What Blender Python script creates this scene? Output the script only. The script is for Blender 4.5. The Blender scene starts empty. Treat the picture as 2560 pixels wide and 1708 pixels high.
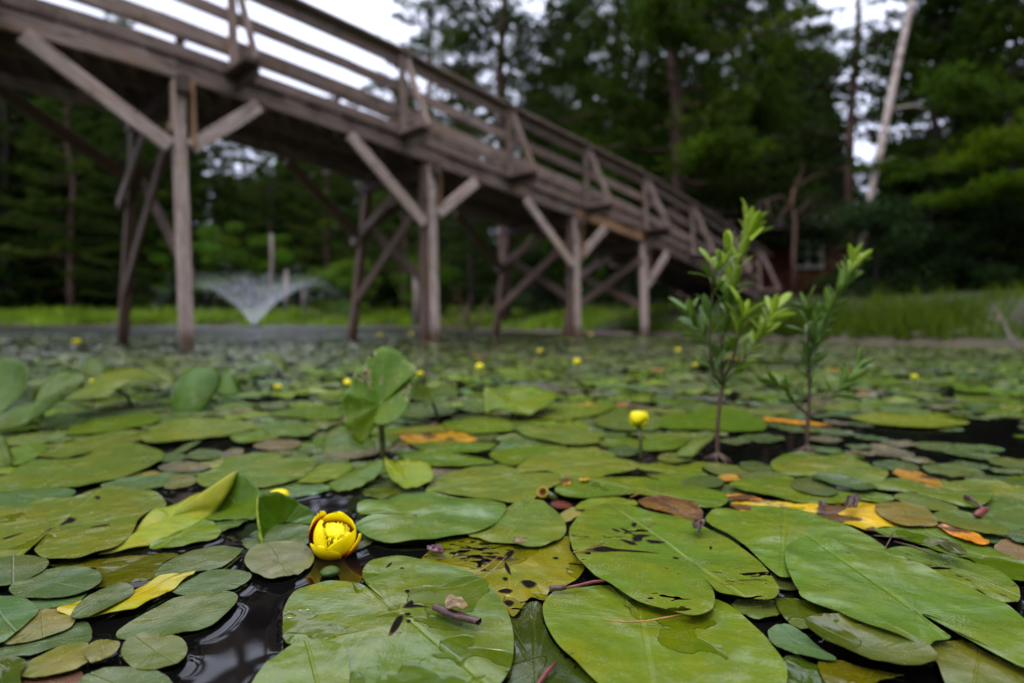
import bpy, math, random
import numpy as np
from mathutils import Vector, Matrix, noise

SC = bpy.context.scene
COL = SC.collection
R = math.radians

# ------------------------------------------------------------------ camera
FPX = 22 / 36 * 2560          # focal length in photo pixels
CX, CY, HORIZON, EYE = 1280, 854, 806, 0.25
PITCH = math.atan((CY - HORIZON) / FPX)
cam_d = bpy.data.cameras.new("camera")
cam = bpy.data.objects.new("camera", cam_d)
COL.objects.link(cam)
cam.location = (0, 0, EYE)
cam.rotation_euler = (math.pi / 2 - PITCH, 0, 0)
cam_d.lens = 22
cam_d.sensor_width = 36
cam_d.clip_start = 0.02
cam_d.clip_end = 600
cam_d.dof.use_dof = True
cam_d.dof.focus_distance = 0.545
cam_d.dof.aperture_fstop = 3.1
cam_d.dof.aperture_blades = 9
SC.camera = cam

# ------------------------------------------------------------------ sky and sun
SUN_EL, SUN_AZ = R(66), R(200)
W = bpy.data.worlds.new("World")
SC.world = W
W.use_nodes = True
nt = W.node_tree
nt.nodes.clear()
sky = nt.nodes.new("ShaderNodeTexSky")
sky.sky_type = 'NISHITA'
sky.sun_disc = False
sky.sun_elevation = SUN_EL
sky.sun_rotation = SUN_AZ
tc = nt.nodes.new("ShaderNodeTexCoord")
sep = nt.nodes.new("ShaderNodeSeparateXYZ")
ramp = nt.nodes.new("ShaderNodeValToRGB")      # overcast cloud layer: brighter overhead
ramp.color_ramp.elements[0].position = 0.0
ramp.color_ramp.elements[0].color = (0.45, 0.475, 0.645, 1)
ramp.color_ramp.elements[1].position = 0.9
ramp.color_ramp.elements[1].color = (0.90, 0.94, 1.08, 1)
cl = nt.nodes.new("ShaderNodeTexNoise")
cl.inputs['Scale'].default_value = 2.2
cl.inputs['Detail'].default_value = 5
clm = nt.nodes.new("ShaderNodeMapRange")
clm.inputs['From Min'].default_value = 0.3
clm.inputs['From Max'].default_value = 0.7
clm.inputs['To Min'].default_value = 11.0
clm.inputs['To Max'].default_value = 15.5
vm = nt.nodes.new("ShaderNodeVectorMath")
vm.operation = 'SCALE'
mix = nt.nodes.new("ShaderNodeMixRGB")
mix.inputs[0].default_value = 0.86
bg = nt.nodes.new("ShaderNodeBackground")
bg.inputs[1].default_value = 0.10
wo = nt.nodes.new("ShaderNodeOutputWorld")
L = nt.links.new
L(tc.outputs['Generated'], sep.inputs[0])
L(sep.outputs['Z'], ramp.inputs[0])
L(tc.outputs['Generated'], cl.inputs['Vector'])
L(cl.outputs['Fac'], clm.inputs['Value'])
L(ramp.outputs[0], vm.inputs[0])
L(clm.outputs[0], vm.inputs['Scale'])
L(sky.outputs[0], mix.inputs[1])
L(vm.outputs[0], mix.inputs[2])
L(mix.outputs[0], bg.inputs[0])
L(bg.outputs[0], wo.inputs[0])

sun_d = bpy.data.lights.new("sun", 'SUN')
sun_d.energy = 0.8
sun_d.angle = R(14)
sun_d.color = (1.0, 0.96, 0.9)
sun = bpy.data.objects.new("sun", sun_d)
COL.objects.link(sun)
sun.rotation_euler = (math.pi / 2 - SUN_EL, 0, math.pi - SUN_AZ)
SC.view_settings.view_transform = 'Standard'
SC.view_settings.look = 'None'
SC.view_settings.exposure = 0.95
SC.view_settings.gamma = 1.0
SC.cycles.max_bounces = 6
SC.cycles.transparent_max_bounces = 12

# ------------------------------------------------------------------ pixel <-> place
FWD = np.array([0, math.cos(PITCH), -math.sin(PITCH)])
UP = np.array([0, math.sin(PITCH), math.cos(PITCH)])
RT = np.array([1.0, 0, 0])
ORG = np.array([0, 0, EYE])
TILE = {'A': (0, 924, .5), 'B': (700, 924, .5), 'C': (1385, 924, .5), 'S': (0, 0, 1),
        'K': (0, 780, 1 / 2.9375), 'M': (780, 840, 1 / 3.357), 'V': (1690, 500, 1 / 2.24)}


def px(t, x, y):
    a = TILE[t]
    return a[0] + x * a[2], a[1] + y * a[2]


def ray(x, y):
    return FWD + (x - CX) / FPX * RT + (CY - y) / FPX * UP


def ground(x, y, z=0.0):
    d = ray(x, y)
    return ORG + (z - EYE) / d[2] * d


def at(x, y, Y):
    d = ray(x, y)
    return ORG + Y / d[1] * d


# ------------------------------------------------------------------ object helpers
def tag(o, label=None, cat=None, group=None, kind=None):
    if label: o['label'] = label
    if cat: o['category'] = cat
    if group: o['group'] = group
    if kind: o['kind'] = kind
    return o


def thing(name, label, cat, loc=(0, 0, 0), group=None, rz=0.0, scale=1.0):
    o = bpy.data.objects.new(name, None)
    o.empty_display_size = 0.1
    COL.objects.link(o)
    o.location = loc
    o.rotation_euler = (0, 0, rz)
    o.scale = (scale,) * 3 if not hasattr(scale, '__len__') else scale
    return tag(o, label, cat, group)


def link(name, me, parent=None, loc=None):
    o = bpy.data.objects.new(name, me)
    COL.objects.link(o)
    if parent: o.parent = parent
    if loc is not None: o.location = loc
    return o


def mesh(name, verts, faces, mat=None, smooth=True, uv=None, col=None):
    me = bpy.data.meshes.new(name)
    v = np.asarray(verts, dtype=np.float32)
    if isinstance(faces, np.ndarray):
        n, k = faces.shape
        me.vertices.add(len(v))
        me.vertices.foreach_set('co', v.ravel())
        me.loops.add(n * k)
        me.loops.foreach_set('vertex_index', faces.astype(np.int32).ravel())
        me.polygons.add(n)
        me.polygons.foreach_set('loop_start', np.arange(0, n * k, k, dtype=np.int32))
        me.polygons.foreach_set('loop_total', np.full(n, k, dtype=np.int32))
        me.update(calc_edges=True)
    else:
        me.from_pydata([tuple(map(float, p)) for p in v], [], faces)
        me.update()
    if smooth:
        me.polygons.foreach_set('use_smooth', np.ones(len(me.polygons), dtype=bool))
    if uv is not None:
        u = me.uv_layers.new(name='leaf')
        idx = np.empty(len(me.loops), dtype=np.int32)
        me.loops.foreach_get('vertex_index', idx)
        u.data.foreach_set('uv', np.asarray(uv, dtype=np.float32)[idx].ravel())
    if col is not None:
        a = me.color_attributes.new('tint', 'FLOAT_COLOR', 'POINT')
        c = np.ones((len(v), 4), dtype=np.float32)
        c[:, :3] = np.asarray(col, dtype=np.float32)[:, :3]
        a.data.foreach_set('color', c.ravel())
    if mat: me.materials.append(mat)
    return me


def smooth_closed(pts, sub=4):
    """Catmull-Rom through a closed outline."""
    p = np.asarray(pts, float)
    n = len(p)
    out = []
    for i in range(n):
        a, b, c, d = p[i - 1], p[i], p[(i + 1) % n], p[(i + 2) % n]
        for k in range(sub):
            t = k / sub
            out.append(0.5 * ((2 * b) + (c - a) * t + (2 * a - 5 * b + 4 * c - d) * t * t + (3 * b - a - 3 * c + d) * t ** 3))
    return np.array(out)


def tube(path, radii, sides=8):
    """Tapered tube along a polyline: verts, quad faces."""
    path = [Vector(p) for p in path]
    V, Fc = [], []
    ref = Vector((0.31, 0.17, 0.93))
    for i, p in enumerate(path):
        d = (path[min(i + 1, len(path) - 1)] - path[max(i - 1, 0)]).normalized()
        a = d.cross(ref)
        if a.length < 1e-3: a = d.cross(Vector((1, 0, 0)))
        a.normalize()
        b = d.cross(a)
        r = radii[i] if hasattr(radii, '__len__') else radii
        for k in range(sides):
            t = 2 * math.pi * k / sides
            V.append(p + (a * math.cos(t) + b * math.sin(t)) * r)
    for i in range(len(path) - 1):
        for k in range(sides):
            k2 = (k + 1) % sides
            Fc.append((i * sides + k, i * sides + k2, (i + 1) * sides + k2, (i + 1) * sides + k))
    Fc.append(tuple(range(sides))[::-1])
    Fc.append(tuple((len(path) - 1) * sides + k for k in range(sides)))
    return [tuple(v) for v in V], Fc


class MB:
    """Collects shapes into one mesh."""
    def __init__(s): s.v, s.f, s.c = [], [], []
    def add(s, v, f, c=None):
        o = len(s.v)
        s.v += [tuple(map(float, q)) for q in v]
        s.f += [tuple(i + o for i in q) for q in f]
        if c is not None: s.c += [c] * len(v) if not hasattr(c[0], '__len__') else list(c)
        return s
    def tube(s, path, r, sides=8, c=None): return s.add(*tube(path, r, sides), c)
    def build(s, name, mat, parent=None, smooth=True):
        me = mesh(name, s.v, s.f, mat, smooth, col=s.c if s.c else None)
        return link(name, me, parent)


# ------------------------------------------------------------------ materials
def M(name):
    m = bpy.data.materials.new(name)
    m.use_nodes = True
    t = m.node_tree
    t.nodes.clear()
    out = t.nodes.new("ShaderNodeOutputMaterial")
    b = t.nodes.new("ShaderNodeBsdfPrincipled")
    t.links.new(b.outputs[0], out.inputs[0])
    return m, t, b, out


def N(t, kind, **kw):
    n = t.nodes.new("ShaderNode" + kind)
    for k, v in kw.items():
        if k.startswith('i_'):
            k = k[2:]
            n.inputs[int(k) if k.isdigit() else k.replace('_', ' ')].default_value = v
        else:
            setattr(n, k, v)
    return n


def mth(t, op, a, b=None, clamp=False):
    n = t.nodes.new("ShaderNodeMath")
    n.operation = op
    n.use_clamp = clamp
    for i, q in enumerate((a, b)):
        if q is None: continue
        if isinstance(q, (int, float)): n.inputs[i].default_value = q
        else: t.links.new(q, n.inputs[i])
    return n.outputs[0]


def mixc(t, f, a, b, mode='MIX'):
    n = t.nodes.new("ShaderNodeMixRGB")
    n.blend_type = mode
    for i, q in enumerate((f, a, b)):
        if isinstance(q, (int, float)): n.inputs[i].default_value = q
        elif isinstance(q, tuple): n.inputs[i].default_value = (*q, 1) if len(q) == 3 else q
        else: t.links.new(q, n.inputs[i])
    return n.outputs[0]


def rng(t, v, a, b, lo=0.0, hi=1.0):
    n = t.nodes.new("ShaderNodeMapRange")
    n.interpolation_type = 'SMOOTHSTEP'
    t.links.new(v, n.inputs[0])
    for i, q in enumerate((a, b, lo, hi)): n.inputs[i + 1].default_value = q
    return n.outputs[0]


def leaf_mat(name, holes=0.0, trans=0.0, waxy=0.18, dust=1.0, brown=0.0):
    """Lily-pad skin: object colour = pigment, object alpha = how wet the upper side is."""
    m, t, b, out = M(name)
    L = t.links.new
    oi = N(t, "ObjectInfo")
    uv = N(t, "UVMap", uv_map='leaf')
    sep = N(t, "SeparateXYZ")
    L(uv.outputs[0], sep.inputs[0])
    U, Vv = sep.outputs[0], sep.outputs[1]
    geo = N(t, "NewGeometry")
    pos = N(t, "TexCoord").outputs['Object']
    rnd = oi.outputs['Random']
    shift = N(t, "VectorMath", operation='SCALE')
    shift.inputs[0].default_value = (17.3, 9.1, 31.7)
    L(rnd, shift.inputs['Scale'])
    p = N(t, "VectorMath", operation='ADD')
    L(pos, p.inputs[0]); L(shift.outputs[0], p.inputs[1])
    P = p.outputs[0]

    def noi(scale, detail=3, rough=.5, vec=P, dist=0.0):
        n = N(t, "TexNoise", i_Scale=scale, i_Detail=detail, i_Roughness=rough, i_Distortion=dist)
        L(vec, n.inputs['Vector'])
        return n.outputs['Fac']
    big = noi(14, 2)
    mid = noi(55, 3, .6)
    fine = noi(600, 2, .6)
    col = oi.outputs['Color']
    # pigment drifts: yellower and duller places
    col = mixc(t, rng(t, big, .40, .64, 0, .7), col, mixc(t, 1.0, col, (1.35, 1.02, .55), 'MULTIPLY'))
    col = mixc(t, rng(t, mid, .35, .65, 0, .5), col, mixc(t, 1.0, col, (.62, .72, .75), 'MULTIPLY'))
    # veins: midrib plus lateral veins sweeping towards the rim
    av = mth(t, 'ABSOLUTE', Vv)
    wob = mth(t, 'MULTIPLY', mth(t, 'SUBTRACT', mid, .5), .10)
    lat = mth(t, 'FRACT', mth(t, 'MULTIPLY', mth(t, 'ADD', mth(t, 'SUBTRACT', U, mth(t, 'MULTIPLY', av, 1.25)), wob), 13.0))
    lat = mth(t, 'ABSOLUTE', mth(t, 'SUBTRACT', lat, .5))
    latv = rng(t, lat, .0, .16, 1, 0)
    mrib = rng(t, av, .004, .022, 1, 0)
    ang = N(t, "Math", operation='ARCTAN2')
    L(Vv, ang.inputs[0]); L(U, ang.inputs[1])
    radn = N(t, "TexNoise", noise_dimensions='1D', i_Scale=6.0, i_Detail=3)
    L(ang.outputs[0], radn.inputs['W'])
    radv = radn.outputs['Fac']
    col = mixc(t, mth(t, 'MULTIPLY', latv, .06), col, mixc(t, 1.0, col, (1.5, 1.35, 1.25), 'MULTIPLY'))
    col = mixc(t, mth(t, 'MULTIPLY', mrib, .28), col, mixc(t, 1.0, col, (1.7, 1.5, 1.3), 'MULTIPLY'))
    col = mixc(t, rng(t, radv, .40, .66, 0, .22), col, mixc(t, 1.0, col, (.72, .86, .6), 'MULTIPLY'))
    # dusty film with scratches
    film = mth(t, 'MULTIPLY', rng(t, noi(26, 4, .65), .52, .70), rng(t, fine, .45, .62))
    col = mixc(t, mth(t, 'MULTIPLY', film, .24 * dust), col, (.33, .27, .19))
    # pale specks and dark specks
    vo = N(t, "TexVoronoi", i_Scale=480.0, i_Randomness=1.0)
    L(P, vo.inputs['Vector'])
    sel = N(t, "SeparateXYZ"); L(vo.outputs['Color'], sel.inputs[0])
    speck = mth(t, 'MULTIPLY', rng(t, vo.outputs['Distance'], .08, .26, 1, 0), mth(t, 'MULTIPLY', mth(t, 'GREATER_THAN', sel.outputs[0], .78), rng(t, big, .40, .62, .25, 1)))
    col = mixc(t, mth(t, 'MULTIPLY', speck, .75), col, (.46, .43, .28))
    vo2 = N(t, "TexVoronoi", i_Scale=62.0, i_Randomness=1.0)
    L(P, vo2.inputs['Vector'])
    sel2 = N(t, "SeparateXYZ"); L(vo2.outputs['Color'], sel2.inputs[0])
    blot = mth(t, 'MULTIPLY', rng(t, vo2.outputs['Distance'], .10, .2, 1, 0), mth(t, 'GREATER_THAN', sel2.outputs[1], .93))
    col = mixc(t, mth(t, 'MULTIPLY', blot, .85), col, (.035, .03, .02))
    # water lying on the leaf: sharp-edged darker glossy patches
    wn = noi(11, 3, .5, dist=.3)
    thr = N(t, "MapRange")
    L(oi.outputs['Alpha'], thr.inputs[0])
    for i, q in enumerate((0, 1, .80, .30)): thr.inputs[i + 1].default_value = q
    wet = rng(t, mth(t, 'SUBTRACT', wn, thr.outputs[0]), 0.0, .012)
    col = mixc(t, mth(t, 'MULTIPLY', wet, .8), col, mixc(t, 1.0, col, (.62, .66, .20), 'MULTIPLY'))
    if brown:
        br = rng(t, noi(20, 4, .6, dist=.3), .50, .56)
        col = mixc(t, mth(t, 'MULTIPLY', br, brown), col, (.075, .034, .018))
    hole = None
    if holes:
        st = N(t, "Mapping")
        st.inputs['Scale'].default_value = (38, 105, 38) if not trans else (70, 70, 70)
        st.inputs['Rotation'].default_value = (0, 0, .5)
        L(P, st.inputs['Vector'])
        hn = N(t, "TexNoise", i_Scale=1.0, i_Detail=2.0, i_Roughness=.5, i_Distortion=.9)
        L(st.outputs[0], hn.inputs['Vector'])
        area = noi(11, 1)
        h = mth(t, 'ADD', hn.outputs['Fac'], mth(t, 'MULTIPLY', mth(t, 'SUBTRACT', area, .5), .9))
        lim = .82 - .16 * holes
        hole = mth(t, 'GREATER_THAN', h, lim)
        rim = rng(t, h, lim - (.05 if not trans else .07), lim - .005)
        col = mixc(t, mth(t, 'MULTIPLY', rim, .75), col, (.20, .15, .02) if not trans else (.42, .30, .20))
        rim2 = rng(t, h, lim - .016, lim - .002)
        col = mixc(t, mth(t, 'MULTIPLY', rim2, .8 if not trans else .2), col, (.03, .022, .012))
    L(col, b.inputs['Base Color'])
    rgh = mth(t, 'ADD', waxy, mth(t, 'MULTIPLY', mth(t, 'SUBTRACT', mid, .5), .25))
    rgh = mth(t, 'ADD', rgh, mth(t, 'MULTIPLY', film, .2))
    n = N(t, "Mix"); n.data_type = 'FLOAT'
    L(wet, n.inputs[0]); L(rgh, n.inputs[2]); n.inputs[3].default_value = .05
    L(n.outputs[0], b.inputs['Roughness'])
    b.inputs['IOR'].default_value = 1.5
    b.inputs['Specular IOR Level'].default_value = .52 if not trans else .20
    # relief
    hgt = mth(t, 'ADD', mth(t, 'MULTIPLY', mth(t, 'SUBTRACT', 1.0, latv), .035), mth(t, 'MULTIPLY', radv, .32))
    hgt = mth(t, 'ADD', hgt, mth(t, 'ADD', mth(t, 'MULTIPLY', mid, .9), mth(t, 'MULTIPLY', big, 8.0)))
    hgt = mth(t, 'ADD', hgt, mth(t, 'MULTIPLY', fine, .12))
    hgt = mth(t, 'SUBTRACT', hgt, mth(t, 'MULTIPLY', mrib, .8))
    hgt = mth(t, 'MULTIPLY', hgt, mth(t, 'SUBTRACT', 1.0, mth(t, 'MULTIPLY', wet, .9)))
    bp = N(t, "Bump", i_Strength=.5, i_Distance=.0020)
    L(hgt, bp.inputs['Height'])
    L(bp.outputs[0], b.inputs['Normal'])
    sh = b.outputs[0]
    if trans:
        tr = N(t, "BsdfTranslucent")
        L(mixc(t, 1.0, col, (1.9, 2.0, .7), 'MULTIPLY'), tr.inputs[0])
        ms = N(t, "MixShader", i_0=trans)
        L(sh, ms.inputs[1]); L(tr.outputs[0], ms.inputs[2])
        sh = ms.outputs[0]
    if hole is not None:
        tp = N(t, "BsdfTransparent")
        ms = N(t, "MixShader")
        L(hole, ms.inputs[0]); L(sh, ms.inputs[1]); L(tp.outputs[0], ms.inputs[2])
        sh = ms.outputs[0]
    L(sh, out.inputs[0])
    return m


MAT = {}
MAT['leaf'] = leaf_mat('lily_pad_skin')
MAT['eaten'] = leaf_mat('eaten_lily_pad_skin', holes=.75)
MAT['dying'] = leaf_mat('dying_lily_pad_skin', holes=.15, brown=.95)
MAT['brown'] = leaf_mat('rotting_pad_skin', brown=.22, waxy=.4, dust=4.0)
MAT['dull'] = leaf_mat('watershield_skin', waxy=.22, dust=.55)
MAT['upright'] = leaf_mat('raised_leaf_skin', trans=.20, waxy=.26, dust=.1)
MAT['eaten_upright'] = leaf_mat('raised_eaten_leaf_skin', holes=.75, trans=.18, waxy=.28, dust=.1)


def simple(name, col, rough=.6, var=.3, scale=40, bump=0.0, stretch=None, spec=.5, col2=None):
    m, t, b, out = M(name)
    L = t.links.new
    pos = N(t, "TexCoord").outputs['Object']
    if stretch:
        mp = N(t, "Mapping"); mp.inputs['Scale'].default_value = stretch
        L(pos, mp.inputs[0]); pos = mp.outputs[0]
    n = N(t, "TexNoise", i_Scale=scale, i_Detail=5, i_Roughness=.6)
    L(pos, n.inputs['Vector'])
    c2 = col2 if col2 else tuple(c * (1 - var) for c in col)
    L(mixc(t, rng(t, n.outputs['Fac'], .3, .7), c2, col), b.inputs['Base Color'])
    b.inputs['Roughness'].default_value = rough
    b.inputs['Specular IOR Level'].default_value = spec
    if bump:
        bp = N(t, "Bump", i_Strength=.7, i_Distance=bump)
        L(n.outputs['Fac'], bp.inputs['Height'])
        L(bp.outputs[0], b.inputs['Normal'])
    return m


def tinted(name, rough=.5, trans=0.0, bump=0.0, scale=60, spec=.5, var=.2, sub=0.0):
    """Pigment from the mesh's own 'tint' attribute with a little mottling."""
    m, t, b, out = M(name)
    L = t.links.new
    a = N(t, "Attribute", attribute_name='tint')
    pos = N(t, "TexCoord").outputs['Object']
    n = N(t, "TexNoise", i_Scale=scale, i_Detail=4)
    L(pos, n.inputs['Vector'])
    c = mixc(t, 1.0, a.outputs['Color'], mixc(t, n.outputs['Fac'], (1 - var,) * 3, (1 + var,) * 3), 'MULTIPLY')
    L(c, b.inputs['Base Color'])
    b.inputs['Roughness'].default_value = rough
    b.inputs['Specular IOR Level'].default_value = spec
    if sub:
        b.inputs['Subsurface Weight'].default_value = sub
        b.inputs['Subsurface Radius'].default_value = (.006, .004, .001)
        b.inputs['Subsurface Scale'].default_value = .5
    if bump:
        bp = N(t, "Bump", i_Strength=.5, i_Distance=bump)
        L(n.outputs['Fac'], bp.inputs['Height']); L(bp.outputs[0], b.inputs['Normal'])
    if trans:
        tr = N(t, "BsdfTranslucent")
        L(mixc(t, 1.0, c, (1.3, 1.4, .6), 'MULTIPLY'), tr.inputs[0])
        ms = N(t, "MixShader", i_0=trans)
        L(b.outputs[0], ms.inputs[1]); L(tr.outputs[0], ms.inputs[2]); L(ms.outputs[0], out.inputs[0])
    return m


MAT['petal'] = tinted('waxy_yellow_petal', rough=.38, bump=.0003, scale=220, var=.06, trans=.42)
MAT['stamen'] = tinted('pollen_yellow', rough=.7, bump=.0003, scale=500, var=.12)
MAT['foliage'] = tinted('foliage', rough=.55, trans=.3, scale=2.0, var=.35, spec=.12)
MAT['shoot_leaf'] = tinted('shoot_leaf', rough=.38, trans=.3, scale=60, var=.15)
MAT['grass'] = tinted('grass_blade', rough=.65, trans=.22, scale=1.5, var=.3, spec=.08)
MAT['far_pad'] = tinted('far_lily_pads', rough=.24, scale=30, var=.25, bump=.004)
MAT['needle'] = simple('dry_pine_needle', (.42, .20, .06), .5, .4, 90)
MAT['stalk'] = simple('green_stalk', (.09, .10, .02), .4, .5, 80, col2=(.05, .06, .012))
MAT['red_stalk'] = simple('red_stalk', (.22, .05, .04), .45, .5, 120)
MAT['rot'] = simple('rotten_leaf_scrap', (.10, .055, .04), .45, .7, 130, bump=.001)
MAT['shoot_stem'] = simple('shoot_stem', (.10, .055, .03), .6, .5, 120)
MAT['bark'] = simple('dark_bark', (.085, .06, .048), .85, .6, 3.0, bump=.03, stretch=(6, 6, 1))
MAT['red_bark'] = simple('reddish_pine_bark', (.16, .085, .06), .85, .55, 3.0, bump=.03, stretch=(5, 5, 1))
MAT['pale_bark'] = simple('grey_dead_wood', (.26, .20, .17), .8, .5, 4.0, bump=.01, stretch=(6, 6, 1))
MAT['insect'] = simple('fly_body', (.03, .022, .03), .35, .4, 900)


def birch_mat():
    m, t, b, out = M('birch_bark')
    L = t.links.new
    pos = N(t, "TexCoord").outputs['Object']
    mp = N(t, "Mapping"); mp.inputs['Scale'].default_value = (3, 3, 14)
    L(pos, mp.inputs[0])
    n = N(t, "TexNoise", i_Scale=1.3, i_Detail=5, i_Roughness=.65)
    L(mp.outputs[0], n.inputs['Vector'])
    c = mixc(t, rng(t, n.outputs['Fac'], .50, .62), (.52, .42, .37), (.17, .12, .10))
    L(c, b.inputs['Base Color'])
    b.inputs['Roughness'].default_value = .7
    return m


def wood_mat(name, light, dark, warm, lo=.62, hi=1.18):
    """Weathered timber; grain runs along the u of each board's own map."""
    m, t, b, out = M(name)
    L = t.links.new
    uv = N(t, "UVMap", uv_map='leaf')
    mp = N(t, "Mapping"); mp.inputs['Scale'].default_value = (2.2, 34, 1)
    L(uv.outputs[0], mp.inputs[0])
    n = N(t, "TexNoise", i_Scale=1.6, i_Detail=6, i_Roughness=.65, i_Distortion=.5)
    L(mp.outputs[0], n.inputs['Vector'])
    mp2 = N(t, "Mapping"); mp2.inputs['Scale'].default_value = (1.1, 3.0, 1)
    L(uv.outputs[0], mp2.inputs[0])
    n2 = N(t, "TexNoise", i_Scale=1.4, i_Detail=4, i_Roughness=.6)
    L(mp2.outputs[0], n2.inputs['Vector'])
    c = mixc(t, rng(t, n.outputs['Fac'], .32, .68), dark, light)
    c = mixc(t, rng(t, n2.outputs['Fac'], .46, .70, 0, .75), c, warm)
    pos = N(t, "NewGeometry").outputs['Position']
    s = N(t, "SeparateXYZ"); L(pos, s.inputs[0])
    n3 = N(t, "TexNoise", i_Scale=6.0, i_Detail=3); L(pos, n3.inputs['Vector'])
    wl = rng(t, mth(t, 'ADD', s.outputs[2], mth(t, 'MULTIPLY', n3.outputs['Fac'], .28)), .18, .42, 1, 0)
    c = mixc(t, mth(t, 'MULTIPLY', wl, .85), c, (.075, .036, .016))     # stained by the water line
    c = mixc(t, rng(t, n3.outputs['Fac'], .60, .72, 0, .4), c, (.06, .062, .03))   # lichen
    oi = N(t, "ObjectInfo")
    c = mixc(t, 1.0, c, mixc(t, oi.outputs['Random'], (lo, lo * .97, lo * .94), (hi, hi * .985, hi * .985)), 'MULTIPLY')
    L(c, b.inputs['Base Color'])
    b.inputs['Roughness'].default_value = .8
    b.inputs['Specular IOR Level'].default_value = .3
    bp = N(t, "Bump", i_Strength=.6, i_Distance=.006)
    L(n.outputs['Fac'], bp.inputs['Height']); L(bp.outputs[0], b.inputs['Normal'])
    return m


MAT['birch'] = birch_mat()
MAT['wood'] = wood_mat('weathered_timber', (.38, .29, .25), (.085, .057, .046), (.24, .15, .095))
MAT['post_wood'] = wood_mat('pale_timber', (.66, .54, .49), (.20, .148, .128), (.42, .29, .205), .90, 1.1)  # palest timber, for the near posts and braces
MAT['far_wood'] = wood_mat('brown_timber', (.24, .16, .115), (.08, .05, .035), (.17, .095, .055), .8, 1.15)  # darker and browner timber, for the far posts and cross braces
MAT['old_wood'] = wood_mat('dark_timber', (.15, .105, .085), (.05, .033, .027), (.12, .065, .035))
MAT['new_wood'] = wood_mat('yellow_timber', (.36, .21, .12), (.22, .12, .06), (.30, .16, .08))

# ================================================================== SETTING: ground, pond
SHORE = np.array([(16, -14), (9.5, -4), (6.6, 2.5), (5.1, 6), (4.35, 7.4), (3.6, 9.2), (2.75, 11.6), (1.4, 14), (.35, 16.3),
                  (-2.5, 22), (-5.7, 30), (-12, 36), (-22, 38.5), (-42, 41), (-95, 46), (-108, 8), (-80, -30), (-35, -42), (0, -38), (15, -24), (16, -14)], float)
VIEW_SHORE = 14          # banks the photo looks at; the rest closes the pond


def shore_dist(x, y):
    """Signed distance to the shoreline, positive on land (arrays)."""
    p = np.stack([x, y], -1)
    best = np.full(x.shape, 1e9)
    sgn = np.ones(x.shape)
    for a, b in zip(SHORE[:-1], SHORE[1:]):
        ab = b - a
        t = np.clip(((p - a) @ ab) / (ab @ ab), 0, 1)
        q = p - (a + t[..., None] * ab)
        d = np.hypot(q[..., 0], q[..., 1])
        cr = ab[0] * (p[..., 1] - a[1]) - ab[1] * (p[..., 0] - a[0])
        m = d < best
        best = np.where(m, d, best)
        sgn = np.where(m, np.where(cr < 0, 1, -1), sgn)
    return best * sgn


def lump(x, y):
    return (np.sin(x * .9 + 1.3 * np.sin(y * .7)) + np.sin(y * 1.1 + 1.7 * np.sin(x * .5 + 2))) * .5


def height(x, y):
    x = np.asarray(x, float); y = np.asarray(y, float)
    d = shore_dist(x, y) + .25 * lump(x * 1.5, y * 1.5)
    land = .03 + .34 * (1 - np.exp(-np.maximum(d, 0) / .9)) + 1.75 * (1 - np.exp(-np.maximum(d - .5, 0) / 16)) + .05 * lump(x, y) * np.clip(d, 0, 1)
    water = -.9 * (1 - np.exp(np.minimum(d, 0) / 2.0)) - .02
    return np.where(d > 0, land, water)


def gz(x, y):
    return float(height(np.array([x]), np.array([y]))[0])


gx = np.unique(np.concatenate([np.linspace(-130, -20, 56), np.linspace(-20, 16, 181), np.linspace(16, 130, 58)]))
gy = np.unique(np.concatenate([np.linspace(-60, -4, 29), np.linspace(-4, 34, 191), np.linspace(34, 150, 90)]))
XX, YY = np.meshgrid(gx, gy)
ZZ = height(XX, YY)
nx, ny = len(gx), len(gy)
ii = np.arange(nx * ny).reshape(ny, nx)
gf = np.stack([ii[:-1, :-1], ii[:-1, 1:], ii[1:, 1:], ii[1:, :-1]], -1).reshape(-1, 4)
m, t, b, out = M('forest_floor')
pos = N(t, "NewGeometry").outputs['Position']
n = N(t, "TexNoise", i_Scale=1.3, i_Detail=6, i_Roughness=.65); t.links.new(pos, n.inputs['Vector'])
sz = N(t, "SeparateXYZ"); t.links.new(pos, sz.inputs[0])
c = mixc(t, rng(t, n.outputs['Fac'], .38, .62), (.030, .022, .012), (.032, .052, .012))
mud = rng(t, mth(t, 'ADD', sz.outputs[2], mth(t, 'MULTIPLY', n.outputs['Fac'], .1)), .07, .16, 1, 0)
c = mixc(t, mud, c, (.07, .048, .033))
t.links.new(c, b.inputs['Base Color']); b.inputs['Roughness'].default_value = .9
bp = N(t, "Bump", i_Distance=.1); t.links.new(n.outputs['Fac'], bp.inputs['Height']); t.links.new(bp.outputs[0], b.inputs['Normal'])
tag(link('ground', mesh('ground', np.stack([XX, YY, ZZ], -1).reshape(-1, 3), gf, m)), kind='structure')

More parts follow.
